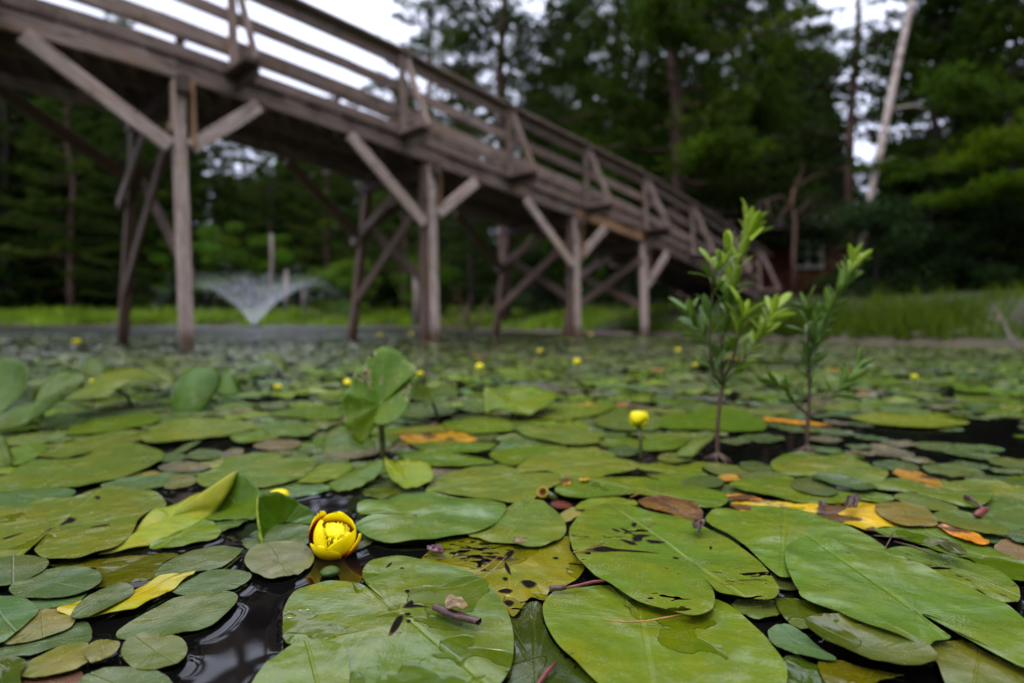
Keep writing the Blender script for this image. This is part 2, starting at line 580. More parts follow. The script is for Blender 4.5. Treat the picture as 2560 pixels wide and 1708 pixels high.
# pond: dark water, calm near the pads, riffled round the fountain
m, t, b, out = M('pond_water')
pos = N(t, "NewGeometry").outputs['Position']
b.inputs['Base Color'].default_value = (.0035, .0032, .003, 1)
b.inputs['Roughness'].default_value = .03
b.inputs['IOR'].default_value = 1.36
n1 = N(t, "TexNoise", i_Scale=9.0, i_Detail=2, i_Roughness=.5); t.links.new(pos, n1.inputs['Vector'])
n2 = N(t, "TexNoise", i_Scale=3.2, i_Detail=3); t.links.new(pos, n2.inputs['Vector'])
n4 = N(t, "TexNoise", i_Scale=60.0, i_Detail=2); t.links.new(pos, n4.inputs['Vector'])
n5 = N(t, "TexNoise", i_Scale=3.4, i_Detail=3, i_Roughness=.6); t.links.new(pos, n5.inputs['Vector'])
FOUNT = ground(636, 819)
dv = N(t, "VectorMath", operation='DISTANCE'); t.links.new(pos, dv.inputs[0]); dv.inputs[1].default_value = tuple(FOUNT)
near = rng(t, dv.outputs['Value'], 3.5, 17.0, 1, 0)
hh = mth(t, 'ADD', mth(t, 'MULTIPLY', n1.outputs['Fac'], .0003), mth(t, 'MULTIPLY', n2.outputs['Fac'], .0022))
hh = mth(t, 'ADD', hh, mth(t, 'MULTIPLY', n4.outputs['Fac'], .000008))
sp_ = N(t, "SeparateXYZ"); t.links.new(pos, sp_.inputs[0])
openw = rng(t, sp_.outputs[1], 4.0, 14.0, 0, 1)
hh = mth(t, 'ADD', hh, mth(t, 'MULTIPLY', mth(t, 'MULTIPLY', n1.outputs['Fac'], near), .12))
hh = mth(t, 'ADD', hh, mth(t, 'MULTIPLY', mth(t, 'MULTIPLY', n5.outputs['Fac'], openw), .16))
t.links.new(mth(t, 'ADD', .03, mth(t, 'MULTIPLY', openw, .17)), b.inputs['Roughness'])
bp = N(t, "Bump", i_Strength=.8, i_Distance=1.0); t.links.new(hh, bp.inputs['Height']); t.links.new(bp.outputs[0], b.inputs['Normal'])
foam_sheen = mth(t, 'MULTIPLY', rng(t, dv.outputs['Value'], 2.5, 8.5, 1, 0), rng(t, n1.outputs['Fac'], .40, .58))
t.links.new(mixc(t, mth(t, 'MULTIPLY', foam_sheen, .5), (.0035, .0032, .003), (.5, .52, .58)), b.inputs['Base Color'])  # foam, widened to paint the riffles' sky reflection into the water colour
MAT['water'] = m

# ================================================================== FOOTBRIDGE
BP = np.array([-3.11, 5.91, 0.0])
BU = np.array([1, .99, 0.0]); BU /= np.linalg.norm(BU)
BN = np.array([-BU[1], BU[0], 0.0])          # away from the viewer
PS = np.array([-12, -9, -7, -4.2, -1.29, -.22, .7, 2.36, 3.15, 4.19, 5.26, 7.5, 10.03, 12.6, 13.6])
PZ = np.array([.9, 1.7, 2.15, 2.52, 2.57, 2.54, 2.46, 2.335, 2.22, 2.1, 1.975, 1.73, 1.29, .76, .55])
_s = np.linspace(-12, 13.6, 200)
_z = np.interp(_s, PS, PZ)
for _ in range(12): _z[1:-1] = (_z[:-2] + 2 * _z[1:-1] + _z[2:]) / 4


def bz(s): return float(np.interp(s, _s, _z))       # underside of the stringers
def bpt(s, w, z): return BP + BU * s + BN * w + np.array([0, 0, z])


rb = random.Random(4)


def board_shape(p0, p1, w, h, side, ch=.006):
    """One board from p0 to p1; w measured along `side`, h across it; chamfered, map u along the grain."""
    p0, p1 = np.array(p0, float), np.array(p1, float)
    d = p1 - p0
    ln = np.linalg.norm(d); d /= ln
    sd = np.array(side, float); sd -= d * (sd @ d); sd /= np.linalg.norm(sd)
    up = np.cross(sd, d)
    a, c = w / 2, h / 2
    ring = [(-a + ch, -c), (a - ch, -c), (a, -c + ch), (a, c - ch), (a - ch, c), (-a + ch, c), (-a, c - ch), (-a, -c + ch)]
    V, U = [], []
    o = rb.random() * 40
    seg = max(1, int(ln / .5))
    per = [0, 2 * a, 2 * a, 2 * a + 2 * c, 2 * a + 2 * c, 4 * a + 2 * c, 4 * a + 2 * c, 4 * a + 4 * c]
    for i in range(seg + 1):
        q = p0 + d * ln * i / seg
        j = (rb.random() - .5) * .004
        for k, (x, y) in enumerate(ring):
            V.append(q + sd * (x + j) + up * (y + j))
            U.append((o + ln * i / seg, o + per[k]))
    F = []
    for i in range(seg):
        for k in range(8):
            k2 = (k + 1) % 8
            F.append((i * 8 + k, i * 8 + k2, i * 8 + 8 + k2, i * 8 + 8 + k))
    F.append(tuple(range(8))[::-1]); F.append(tuple(seg * 8 + k for k in range(8)))
    return V, F, U


class Boards:
    def __init__(s): s.v, s.f, s.u = [], [], []
    def add(s, *a, **k):
        v, f, u = board_shape(*a, **k)
        o = len(s.v)
        s.v += v; s.u += u; s.f += [tuple(i + o for i in q) for q in f]
        return s
    def build(s, name, mat, parent):
        return link(name, mesh(name, s.v, s.f, mat, False, uv=s.u), parent)


bridge = thing('footbridge', 'weathered grey wooden footbridge arching over the pond on braced posts', 'bridge')
WID = 1.5
Z3 = (0, 0, 1)
ss = np.arange(-9, 13.3, .55)
for w in (0.0, WID):                       # outer stringers, in lengths that butt end to end
    joints = [-9, -5.87, -2.93, -.02, 2.93, 5.79, 7.72, 10.2, 13.2]
    for a, b_ in zip(joints[:-1], joints[1:]):
        k = Boards()
        n_ = max(1, round((b_ - a) / .7))
        q = np.linspace(a + .002, b_ - .002, n_ + 1)
        for s0, s1 in zip(q[:-1], q[1:]):
            k.add(bpt(s0, w, bz(s0) + .085), bpt(s1, w, bz(s1) + .085), .05, .17, BN)
        k.build('stringer', MAT['new_wood'] if (w == 0 and 5 < a < 6) else MAT['wood'], bridge)
for w in (.5, 1.0):                        # inner joists
    k = Boards()
    for s0, s1 in zip(ss[:-1], ss[1:]): k.add(bpt(s0, w, bz(s0) + .07), bpt(s1, w, bz(s1) + .07), .05, .2, BN)
    k.build('joist', MAT['old_wood'], bridge)
k = Boards()                               # deck planks
s = -9.0
while s < 13.2:
    wd = .185 + rb.random() * .02
    z = bz(s + wd / 2) + .172 + .0155
    jut = .03 + rb.random() * .035
    sl = np.array([BU[0], BU[1], (bz(s + .2) - bz(s)) / .2])
    k.add(bpt(s + wd / 2, -jut, z), bpt(s + wd / 2, WID + jut, z), wd, .031, sl)
    s += wd + .012 + rb.random() * .012
k.build('deck', MAT['old_wood'], bridge)
for w in (.03, WID - .03):                 # curb beam along each edge
    k = Boards()
    for s0, s1 in zip(ss[:-1], ss[1:]): k.add(bpt(s0, w, bz(s0) + .268), bpt(s1, w, bz(s1) + .268), .06, .125, BN)
    k.build('curb', MAT['wood'], bridge)
RAILS = [-8.6, -6.8, -5.0, -3.2, -1.4, .48, 2.48, 4.28, 6.02, 7.70, 9.36, 10.95, 12.45]
for w, out_, in_ in ((0.0, -1, 1), (WID, 1, -1)):
    for i, s in enumerate(RAILS):
        zb, zt = bz(s) + .20, bz(s) + 1.19
        wp = w + .03 * out_
        Boards().add(bpt(s, w - .075 * in_, zb + .02), bpt(s, w - .02 * in_, zt - .02), .085, .04, BU).build('rail_post', MAT['wood'], bridge)
        # outrigger under the deck edge with a raking strut up to the rail
        zo = bz(s) + .20
        k = Boards()
        k.add(bpt(s - .005, w + .12 * in_, zo), bpt(s - .005, w + .53 * out_, zo), .15, .038, BU)
        k.add(bpt(s + .055, w + .10 * in_, zo - .085), bpt(s + .055, w + .50 * out_, zo - .075), .04, .12, BU)
        k.build('outrigger', MAT['old_wood'] if i % 2 else MAT['wood'], bridge)
        Boards().add(bpt(s + .045, w + .49 * out_, zo + .02), bpt(s + .045, w + .07 * out_, zt - .12), .04, .085, BU).build('strut', MAT['wood'], bridge)
        Boards().add(bpt(s + .09, w - .04 * in_, zt - .01), bpt(s + .09, w - .04 * in_, zt - .13), .06, .05, BU).build('cleat', MAT['wood'], bridge)
    for (zc, hgt, th) in ((.495, .15, .038), (.785, .125, .038), (1.10, .15, .038)):
        for a, b_ in zip(RAILS[:-1], RAILS[1:]):
            k = Boards()
            q = np.linspace(a + .002, b_ - .002, 4)
            for s0, s1 in zip(q[:-1], q[1:]):
                k.add(bpt(s0, w + .02 * in_, bz(s0) + zc), bpt(s1, w + .02 * in_, bz(s1) + zc), th, hgt, BN)
            k.build('rail', MAT['wood'], bridge)
    k = Boards()
    sq = np.linspace(-9, 13.1, 50)
    for s0, s1 in zip(sq[:-1], sq[1:]):
        k.add(bpt(s0, w - .01 * in_, bz(s0) + 1.205), bpt(s1, w - .01 * in_, bz(s1) + 1.205), .15, .036, BN)
    k.build('cap_rail', MAT['wood'], bridge)
BENTS = [-5.87, -2.93, 0.0, 2.93, 5.79, 7.72]
for i, s in enumerate(BENTS):
    zt = bz(s)
    for w, splay, lean in ((0.0, -.03, -.03), (WID, .38, .06)):
        top = bpt(s + lean * .5, w - .0, zt - .03)
        bot = bpt(s + lean * -2.0 if w else s + .04, w + splay, -.7)
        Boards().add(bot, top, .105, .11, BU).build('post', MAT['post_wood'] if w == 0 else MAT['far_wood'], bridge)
        if w == 0 and s in (2.93, 5.79):       # doubled post, the second timber a shade darker
            Boards().add(bpt(s - .09, .03, -.7), bpt(s - .09, .03, zt - .03), .07, .10, BU).build('post', MAT['old_wood'], bridge)
        if w == 0:
            Boards().add(bpt(s + .10, -.03, zt - .02), bpt(s + .115, -.03, zt - .62 + .1 * (i == 3)), .04, .09, BU).build('splice', MAT['new_wood'], bridge)
        # knee braces along the bridge
        wo_ = w - .03 if w == 0 else w + .06
        if s < 7:
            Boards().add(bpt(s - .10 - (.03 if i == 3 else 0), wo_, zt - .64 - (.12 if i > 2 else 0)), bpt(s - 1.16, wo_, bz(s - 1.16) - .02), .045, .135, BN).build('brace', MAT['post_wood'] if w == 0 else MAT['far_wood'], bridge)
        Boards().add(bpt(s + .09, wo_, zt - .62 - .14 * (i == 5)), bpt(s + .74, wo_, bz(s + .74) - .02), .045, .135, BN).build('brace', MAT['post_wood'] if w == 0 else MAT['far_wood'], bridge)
    # cap beam and crossed braces between the two posts
    Boards().add(bpt(s, -.16, zt - .075), bpt(s, WID + .16, zt - .075), .10, .14, BU).build('cap_beam', MAT['old_wood'], bridge)
    lo, hi = zt * .18 + .1, zt * .80
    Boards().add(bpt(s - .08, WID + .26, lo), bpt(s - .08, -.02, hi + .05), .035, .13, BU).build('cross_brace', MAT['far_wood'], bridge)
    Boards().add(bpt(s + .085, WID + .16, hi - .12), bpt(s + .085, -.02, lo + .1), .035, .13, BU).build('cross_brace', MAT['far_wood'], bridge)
    Boards().add(bpt(s - .12, WID + .22, zt * .62), bpt(s - .12, WID * .42, zt * .86), .035, .12, BU).build('cross_brace', MAT['wood'], bridge)

# ================================================================== TREES
def quad_cloud(n, fn):
    pass


def blades(P, D, ln, wd, rg):
    """Thin triangles at P pointing along D."""
    n = len(P)
    side = np.cross(D, rg.normal(size=(n, 3)))
    side /= np.linalg.norm(side, axis=1)[:, None] + 1e-9
    V = np.empty((n, 3, 3))
    V[:, 0] = P - side * wd[:, None]
    V[:, 1] = P + side * wd[:, None]
    V[:, 2] = P + D * ln[:, None]
    return V.reshape(-1, 3)


def leaves(P, D, ln, wd, rg):
    """Small four-cornered leaves."""
    n = len(P)
    side = np.cross(D, rg.normal(size=(n, 3)))
    side /= np.linalg.norm(side, axis=1)[:, None] + 1e-9
    V = np.empty((n, 4, 3))
    V[:, 0] = P
    V[:, 1] = P + D * (ln * .5)[:, None] + side * wd[:, None]
    V[:, 2] = P + D * ln[:, None]
    V[:, 3] = P + D * (ln * .5)[:, None] - side * wd[:, None]
    return V.reshape(-1, 3)


def unit(a): return a / (np.linalg.norm(a, axis=-1, keepdims=True) + 1e-9)


def make_pine(seed, H, z0, Lmax, tufts, step=.6, droop=.12, col=(.036, .072, .007), top_gap=0.0, bare=0, per=6, tl=.17):
    """White-pine like tree: whorls of flat boughs carrying needle tufts. Returns (trunk mesh data, crown mesh)."""
    rg = np.random.default_rng(seed)
    wood = MB()
    n = 9
    path = [(rg.normal() * .02 * i, rg.normal() * .02 * i, H * i / n) for i in range(n + 1)]
    rad = [max(.02, (.011 * H + .02) * (1 - .93 * i / n) ** .9) for i in range(n + 1)]
    wood.tube(path, rad, 9)
    wl = []
    z = z0
    while z < H - .2:
        f = (z - z0) / (H - z0)
        k = rg.integers(4, 7)
        a0 = rg.uniform(0, 6.28)
        for j in range(k):
            if rg.random() < top_gap: continue
            a = a0 + 6.283 * j / k + rg.normal() * .25
            ln = Lmax * (1 - f ** 1.25) * rg.uniform(.65, 1.1) + .35
            wl.append((z + rg.normal() * .12, a, ln, f))
        z += step * rg.uniform(.75, 1.3)
    for q in range(bare):                       # dead lower branches
        zb, a, ln = rg.uniform(.8, z0 + .5), rg.uniform(0, 6.28), rg.uniform(.6, 1.7)
        pts = [(math.cos(a) * ln * t, math.sin(a) * ln * t, zb + ln * (.15 * t - .25 * t * t) + rg.normal() * .03) for t in np.linspace(0, 1, 5)]
        wood.tube(pts, [.022, .018, .012, .008, .004], 4)
    tot = sum(w_[2] for w_ in wl)
    PV, PC, DV = [], [], []
    for z, a, ln, f in wl:
        ca, sa = math.cos(a), math.sin(a)
        up = .25 + .5 * f
        ts = np.linspace(0, 1, 6)
        br = np.stack([ca * ln * ts, sa * ln * ts, z + ln * (up * ts * .5 - droop * 4 * ts * (1 - ts) * .5 - droop * ts)], -1)
        br[1:] += rg.normal(size=(5, 3)) * .04 * ln / 3
        wood.tube(br, list(np.linspace(.012 + .012 * ln, .004, 6)), 4)
        m_ = max(3, int(tufts * ln / tot))
        t = .22 + .78 * rg.random(m_) ** .8
        base = np.stack([np.interp(t, ts, br[:, i]) for i in range(3)], -1)
        lat = rg.normal(size=m_) * .28 * ln * (1.15 - t) * np.clip(t * 1.8, 0, 1)
        base[:, 0] += -sa * lat; base[:, 1] += ca * lat
        base[:, 2] += rg.normal(size=m_) * .06 + .05 - np.abs(lat) * .12
        PV.append(base)
        d = np.stack([ca * np.ones(m_) - sa * np.sign(lat) * .5, sa * np.ones(m_) + ca * np.sign(lat) * .5, np.full(m_, .35)], -1)
        DV.append(d)
        tone = rg.normal() * .18 + 1.0
        PC.append(np.full(m_, tone))
    P = np.concatenate(PV); D = np.concatenate(DV); T = np.concatenate(PC)
    m_ = len(P)
    P = np.repeat(P, per, 0); D = np.repeat(D, per, 0); T = np.repeat(T * rg.uniform(.7, 1.3, m_), per)
    D = unit(unit(D) + rg.normal(size=D.shape) * .62)
    V = blades(P, D, rg.uniform(.7, 1.25, len(P)) * tl, rg.uniform(.012, .026, len(P)) * tl / .15, rg)
    c = np.array(col)[None] * T[:, None]
    c[:, 0] *= np.clip(.75 + .35 * T, .6, 1.5)
    C = np.repeat(c, 3, 0)
    F = np.arange(len(V)).reshape(-1, 3)
    return wood, mesh('crown', V, F, MAT['foliage'], False, col=C)


def make_broad(seed, H, Rad, z0, n, col=(.06, .125, .006), lsz=.085, clumps=26, stems=3):
    rg = np.random.default_rng(seed)
    wood = MB()
    ctr = []
    for i in range(clumps):
        h = rg.uniform(0, 1)
        r = Rad * math.sqrt(max(.05, 1 - (2 * h - .9) ** 2 * .8)) * rg.uniform(.15, 1)
        a = rg.uniform(0, 6.28)
        ctr.append((math.cos(a) * r, math.sin(a) * r, z0 + (H - z0) * h))
    trunk = [(0, 0, -.2), (.03 * H * rg.normal(), .03 * H * rg.normal(), H * .45), (.05 * H * rg.normal(), .05 * H * rg.normal(), H * .92)]
    wood.tube(trunk, [.012 * H + .015, .008 * H + .01, .006], 7)
    for cpt in ctr:
        zb = max(.05, cpt[2] * rg.uniform(.35, .7))
        f = zb / (H * .92)
        st = np.array([trunk[1][0] * f, trunk[1][1] * f, zb])
        e = np.array(cpt)
        mid_ = (st + e) / 2 + np.array([0, 0, .12 * H * .3])
        wood.tube([st, mid_, e], [.010 + .004 * H * .5, .009, .004], 4)
    P, D, C = [], [], []
    for cpt in ctr:
        k = n // clumps
        rr = Rad * rg.uniform(.28, .5)
        q = rg.normal(size=(k, 3)); q = unit(q) * (rg.random((k, 1)) ** .45) * rr * np.array([1, 1, .55])
        P.append(np.array(cpt) + q)
        D.append(unit(q * np.array([1, 1, .4]) + rg.normal(size=(k, 3)) * .4 * rr + np.array([0, 0, -.1])))
        tone = 1 + rg.normal() * .22
        C.append(np.array(col) * tone * rg.uniform(.7, 1.3, (k, 1)) * np.array([1 + .1 * rg.normal(), 1, 1]))
    P = np.concatenate(P); D = np.concatenate(D); C = np.concatenate(C)
    V = leaves(P, D, rg.uniform(.7, 1.3, len(P)) * lsz, rg.uniform(.22, .36, len(P)) * lsz, rg)
    return wood, mesh('crown', V, np.arange(len(V)).reshape(-1, 4), MAT['foliage'], False, col=np.clip(np.repeat(C, 4, 0), .004, 1))


def proto(wood, crown, mat):
    return (mesh('trunk', wood.v, wood.f, mat), crown)


PR = {
    'pine_a': proto(*make_pine(1, 17, 2.2, 3.4, 12000, bare=8), MAT['bark']),
    'pine_b': proto(*make_pine(2, 19, 1.5, 3.7, 13000, step=.6, droop=.2, col=(.030, .062, .006), bare=10), MAT['bark']),
    'pine_c': proto(*make_pine(3, 15, 3.0, 2.9, 10000, col=(.042, .080, .008), bare=14), MAT['red_bark']),
    'high_pine': proto(*make_pine(4, 15, 4.6, 3.0, 6500, step=.8, top_gap=.22, col=(.034, .058, .009), bare=6), MAT['red_bark']),
    'hemlock': proto(*make_pine(5, 13, .25, 2.5, 20000, step=.36, droop=.36, col=(.030, .062, .006), tl=.15), MAT['bark']),
    'spindly': proto(*make_pine(6, 11, 2.2, 1.5, 1500, step=.6, top_gap=.35, col=(.035, .05, .02), bare=16), MAT['red_bark']),
    'broad': proto(*make_broad(7, 7.5, 2.4, 1.0, 15000, lsz=.14), MAT['bark']),
    'broad_b': proto(*make_broad(8, 9.5, 2.8, 1.6, 15000, col=(.045, .095, .008), lsz=.15, clumps=34), MAT['bark']),
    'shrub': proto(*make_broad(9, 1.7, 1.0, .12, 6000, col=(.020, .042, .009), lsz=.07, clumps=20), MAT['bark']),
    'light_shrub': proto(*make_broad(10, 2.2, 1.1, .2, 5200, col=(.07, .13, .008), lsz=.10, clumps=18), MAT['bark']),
}
rt = random.Random(11)


def tree(kind, name, x, Y, label, group=None, scale=1.0, rz=None, lean=(0, 0), cat='tree'):
    """x is the photo column of the trunk foot, Y its distance."""
    X = (x - CX) / FPX * Y
    o = thing(name, label, cat, (X, Y, gz(X, Y) - .08), group, rz if rz is not None else rt.uniform(0, 6.28), scale)
    o.rotation_euler[0], o.rotation_euler[1] = lean
    tm, cm = PR[kind]
    link('trunk', tm, o); link('crown', cm, o)
    return o


# --- big trees on the right bank and behind the bridge
tree('high_pine', 'pine_tree', 1262, 19, 'tall open pine with bare reddish trunk rising behind the middle of the railing', scale=1.12, rz=.3)
tree('high_pine', 'pine_tree', 1085, 27, 'open pine with sky showing through its crown, behind the second rail post', scale=1.15, rz=2.1)
tree('pine_c', 'pine_tree', 1690, 17.5, 'pine with reddish trunk between the end of the railing and the log cabin', scale=1.2, rz=1.0)
tree('pine_a', 'pine_tree', 1850, 20.5, 'thick dark pine trunk standing above the cabin roof', scale=1.08, rz=.4)
tree('pine_b', 'pine_tree', 1545, 23, 'broad dark pine with heavy boughs behind the lower end of the bridge', scale=1.1, rz=2.7)
tree('pine_a', 'pine_tree', 1405, 27, 'dense dark pine directly behind the third rail post', scale=.86, rz=4)
tree('pine_b', 'pine_tree', 1770, 29, 'tall pine farther back, left of the cabin', scale=1.2, rz=5)
tree('pine_c', 'pine_tree', 1925, 33, 'far pine standing behind the dead branching tree', scale=1.05, rz=3.3)
tree('broad', 'leafy_tree', 1490, 20.5, 'bright green leafy tree over the railing, in front of the dark pines', scale=1.0, rz=1)
tree('hemlock', 'hemlock_tree', 2330, 13.6, 'dense dark hemlock with boughs down to the grass, right of the leaning birch', scale=.72, rz=.8)
tree('hemlock', 'hemlock_tree', 2520, 11.8, 'large dark hemlock cut off by the right edge of the photo', scale=.62, rz=2.0)
tree('hemlock', 'hemlock_tree', 2215, 19.5, 'low dark hemlock behind the foot of the leaning birch', scale=.36, rz=4.2)
tree('hemlock', 'hemlock_tree', 2690, 16, 'dark hemlock beyond the right edge, only its boughs showing', scale=.8, rz=1.2)
tree('broad_b', 'leafy_tree', 2470, 15.5, 'mid green leafy tree showing above the dark hemlocks at the right edge', scale=1.15, rz=.5)
tree('spindly', 'spindly_tree', 2126, 15.5, 'slender bare trunk with sparse twigs in the bright gap beside the birch', scale=1.0, rz=2)
tree('pine_a', 'pine_tree', 2370, 27, 'pine whose top closes the sky gap on its right side', scale=.85, rz=3)
tree('pine_b', 'pine_tree', 2640, 24, 'pine standing behind the hemlocks at the far right', scale=.78, rz=3)



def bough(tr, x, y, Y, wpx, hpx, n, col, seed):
    """A bough of a tree, its lit look put into a brighter needle colour: flat sprays of needles hanging from one limb."""
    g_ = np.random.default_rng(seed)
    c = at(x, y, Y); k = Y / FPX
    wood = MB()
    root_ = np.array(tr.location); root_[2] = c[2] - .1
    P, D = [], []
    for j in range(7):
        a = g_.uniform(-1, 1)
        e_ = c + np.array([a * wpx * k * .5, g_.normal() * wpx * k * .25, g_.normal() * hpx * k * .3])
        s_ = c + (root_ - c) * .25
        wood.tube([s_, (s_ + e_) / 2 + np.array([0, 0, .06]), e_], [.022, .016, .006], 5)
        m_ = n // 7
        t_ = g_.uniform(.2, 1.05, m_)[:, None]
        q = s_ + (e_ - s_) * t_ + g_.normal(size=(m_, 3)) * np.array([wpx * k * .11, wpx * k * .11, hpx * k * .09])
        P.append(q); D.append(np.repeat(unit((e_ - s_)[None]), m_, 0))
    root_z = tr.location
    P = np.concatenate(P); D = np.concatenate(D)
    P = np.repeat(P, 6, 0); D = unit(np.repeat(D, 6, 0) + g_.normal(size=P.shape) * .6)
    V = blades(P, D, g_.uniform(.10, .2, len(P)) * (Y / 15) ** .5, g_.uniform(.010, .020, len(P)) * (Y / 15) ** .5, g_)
    C = np.repeat(np.array(col)[None] * g_.uniform(.6, 1.3, (len(P), 1)), 3, 0)  # brighter than the crown: light on the bough painted in
    inv = Matrix.LocRotScale(tr.location, tr.rotation_euler, tr.scale).inverted()
    b1 = link('bough', mesh('bough', V, np.arange(len(V)).reshape(-1, 3), MAT['foliage'], False, col=C), tr)
    b1.matrix_parent_inverse = inv
    b2 = wood.build('branch', MAT['bark'], tr); b2.matrix_parent_inverse = inv


TR = {}
for o in COL.objects:
    if o.get('category') == 'tree': TR[o['label'][:34]] = o


def tr_(start): return next(o for k_, o in TR.items() if k_.startswith(start[:30]))


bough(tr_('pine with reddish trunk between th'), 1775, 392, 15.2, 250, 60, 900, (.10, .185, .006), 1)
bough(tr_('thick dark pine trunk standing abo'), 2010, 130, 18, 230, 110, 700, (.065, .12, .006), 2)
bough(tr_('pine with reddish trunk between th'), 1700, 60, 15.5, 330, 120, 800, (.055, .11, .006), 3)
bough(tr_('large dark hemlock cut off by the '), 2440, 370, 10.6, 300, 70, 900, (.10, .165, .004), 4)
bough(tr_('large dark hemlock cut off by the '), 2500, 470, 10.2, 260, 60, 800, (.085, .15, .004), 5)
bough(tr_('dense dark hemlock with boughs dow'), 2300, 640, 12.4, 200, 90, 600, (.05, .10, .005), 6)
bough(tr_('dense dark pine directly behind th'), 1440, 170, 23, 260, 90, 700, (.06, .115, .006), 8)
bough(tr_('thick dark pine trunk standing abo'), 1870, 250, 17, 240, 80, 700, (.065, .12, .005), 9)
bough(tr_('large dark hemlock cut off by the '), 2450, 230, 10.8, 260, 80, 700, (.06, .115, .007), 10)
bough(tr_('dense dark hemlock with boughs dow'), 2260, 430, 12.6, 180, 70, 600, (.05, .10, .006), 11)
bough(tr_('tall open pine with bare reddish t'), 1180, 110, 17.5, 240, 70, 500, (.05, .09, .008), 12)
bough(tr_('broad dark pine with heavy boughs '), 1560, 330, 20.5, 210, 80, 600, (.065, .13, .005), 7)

# --- along the shore behind the bridge, mid distance
for i, (x, Y, kd, sc_) in enumerate([(1010, 39, 'pine_c', .95), (1180, 33, 'pine_a', .74), (1300, 37, 'pine_b', .85), (930, 45, 'hemlock', 1.0),
                                     (1120, 44, 'pine_b', .68), (1350, 31, 'hemlock', .9), (1620, 36, 'pine_a', 1.2), (1450, 38, 'pine_a', 1.2)]):
    tree(kd, 'pine_tree', x, Y, 'dark conifer in the treeline seen under and over the middle of the bridge', 'conifers behind the bridge', sc_)
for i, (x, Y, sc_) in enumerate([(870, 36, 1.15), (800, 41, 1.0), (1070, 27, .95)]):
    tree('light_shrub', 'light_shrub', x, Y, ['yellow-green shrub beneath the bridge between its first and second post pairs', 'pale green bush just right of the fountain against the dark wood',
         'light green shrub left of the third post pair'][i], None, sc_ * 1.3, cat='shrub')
# --- far shore on the left
FL = [(-90, 56, 'pine_a', 1.5), (20, 53, 'pine_b', 1.45), (105, 58, 'hemlock', 1.9), (180, 52, 'pine_c', 1.6), (255, 60, 'pine_a', 1.6), (330, 53, 'pine_b', 1.3),
      (405, 57, 'pine_a', 1.35), (470, 52, 'hemlock', 1.6), (540, 56, 'pine_c', 1.45), (610, 60, 'pine_b', 1.15), (680, 55, 'pine_a', 1.12), (750, 58, 'hemlock', 1.45),
      (820, 54, 'pine_c', 1.2), (885, 57, 'pine_b', 1.0), (60, 66, 'pine_b', 1.7), (300, 68, 'pine_b', 1.75), (480, 66, 'pine_a', 1.5), (-200, 60, 'pine_b', 1.6), (-320, 66, 'pine_a', 1.7)]
for x, Y, kd, sc_ in FL:
    tree(kd, 'pine_tree', x, Y, 'tall dark conifer in the wood on the far shore behind the fountain', 'conifers on the far shore', sc_)
for x, Y, sc_ in [(560, 49, .95), (690, 51, .85), (450, 51, .8)]:
    tree('broad', 'leafy_tree', x, Y, 'green leafy tree at the edge of the far wood behind the fountain', 'leafy trees on the far shore', sc_)

# --- the wood beyond: one mass
rg = np.random.default_rng(77)
Vs, Cs, TV = [], [], MB()
for i in range(290):
    az = rg.uniform(-48, 46) if i < 150 else rg.uniform(46, 300)
    dist = rg.uniform(68, 92) if az < -12 else rg.uniform(46, 64)
    if i >= 150: dist = rg.uniform(22, 40) if az < 140 else rg.uniform(44, 62) if az < 215 else rg.uniform(95, 118)
    X, Y = math.sin(R(az)) * dist, math.cos(R(az)) * dist
    pxx = CX + X / Y * FPX if Y > 1 and i < 150 else -999
    Hh = rg.uniform(19, 27) * dist / 75 if i < 150 else rg.uniform(17, 26)
    if 500 < pxx < 960: Hh *= .62
    if 2040 < pxx < 2230: Hh *= .36
    if pxx > 2230: Hh *= .6
    if 960 < pxx < 1700: Hh *= .78
    z0 = gz(X, Y)
    k = 800
    h = rg.random(k) ** 1.25
    rr = (1.0 - h * .75) * rg.uniform(2.6, 3.8)
    a = rg.uniform(0, 6.28, k)
    P = np.stack([X + np.cos(a) * rr * rg.random(k) ** .5, Y + np.sin(a) * rr * rg.random(k) ** .5, z0 + .1 + h * Hh], -1)
    D = unit(np.stack([np.cos(a), np.sin(a), np.full(k, -.1)], -1) + rg.normal(size=(k, 3)) * .4)
    Vs.append(leaves(P, D, rg.uniform(.7, 1.5, k), rg.uniform(.25, .5, k), rg))
    tone = rg.uniform(.5, 1.1) * rg.uniform(.7, 1.3, (k, 1))
    Cs.append(np.repeat(np.array([.028, .055, .007]) * tone, 4, 0))
V = np.concatenate(Vs)
tag(link('far_woods', mesh('far_woods', V, np.arange(len(V)).reshape(-1, 4), MAT['foliage'], False, col=np.concatenate(Cs))),
    'dark mass of distant woods closing off the background', 'woods', kind='stuff')

# --- leaning birch, dead tree, snags
def pole_tree(name, label, pts, rad, mat, branches=(), cat='tree', part='trunk', bpart='branch'):
    base = np.array(pts[0], float)
    o = thing(name, label, cat, base)
    MB().tube([np.array(p) - base for p in pts], rad, 12).build(part, mat, o)
    for br in branches:
        n_ = len(br)
        MB().tube([np.array(p) - base for p in br], list(np.linspace(rad[-1] * .6 + .012, .005, n_)), 6).build(bpart, mat, o)
    return o


def w3(x, y, Y): return at(x, y, Y)


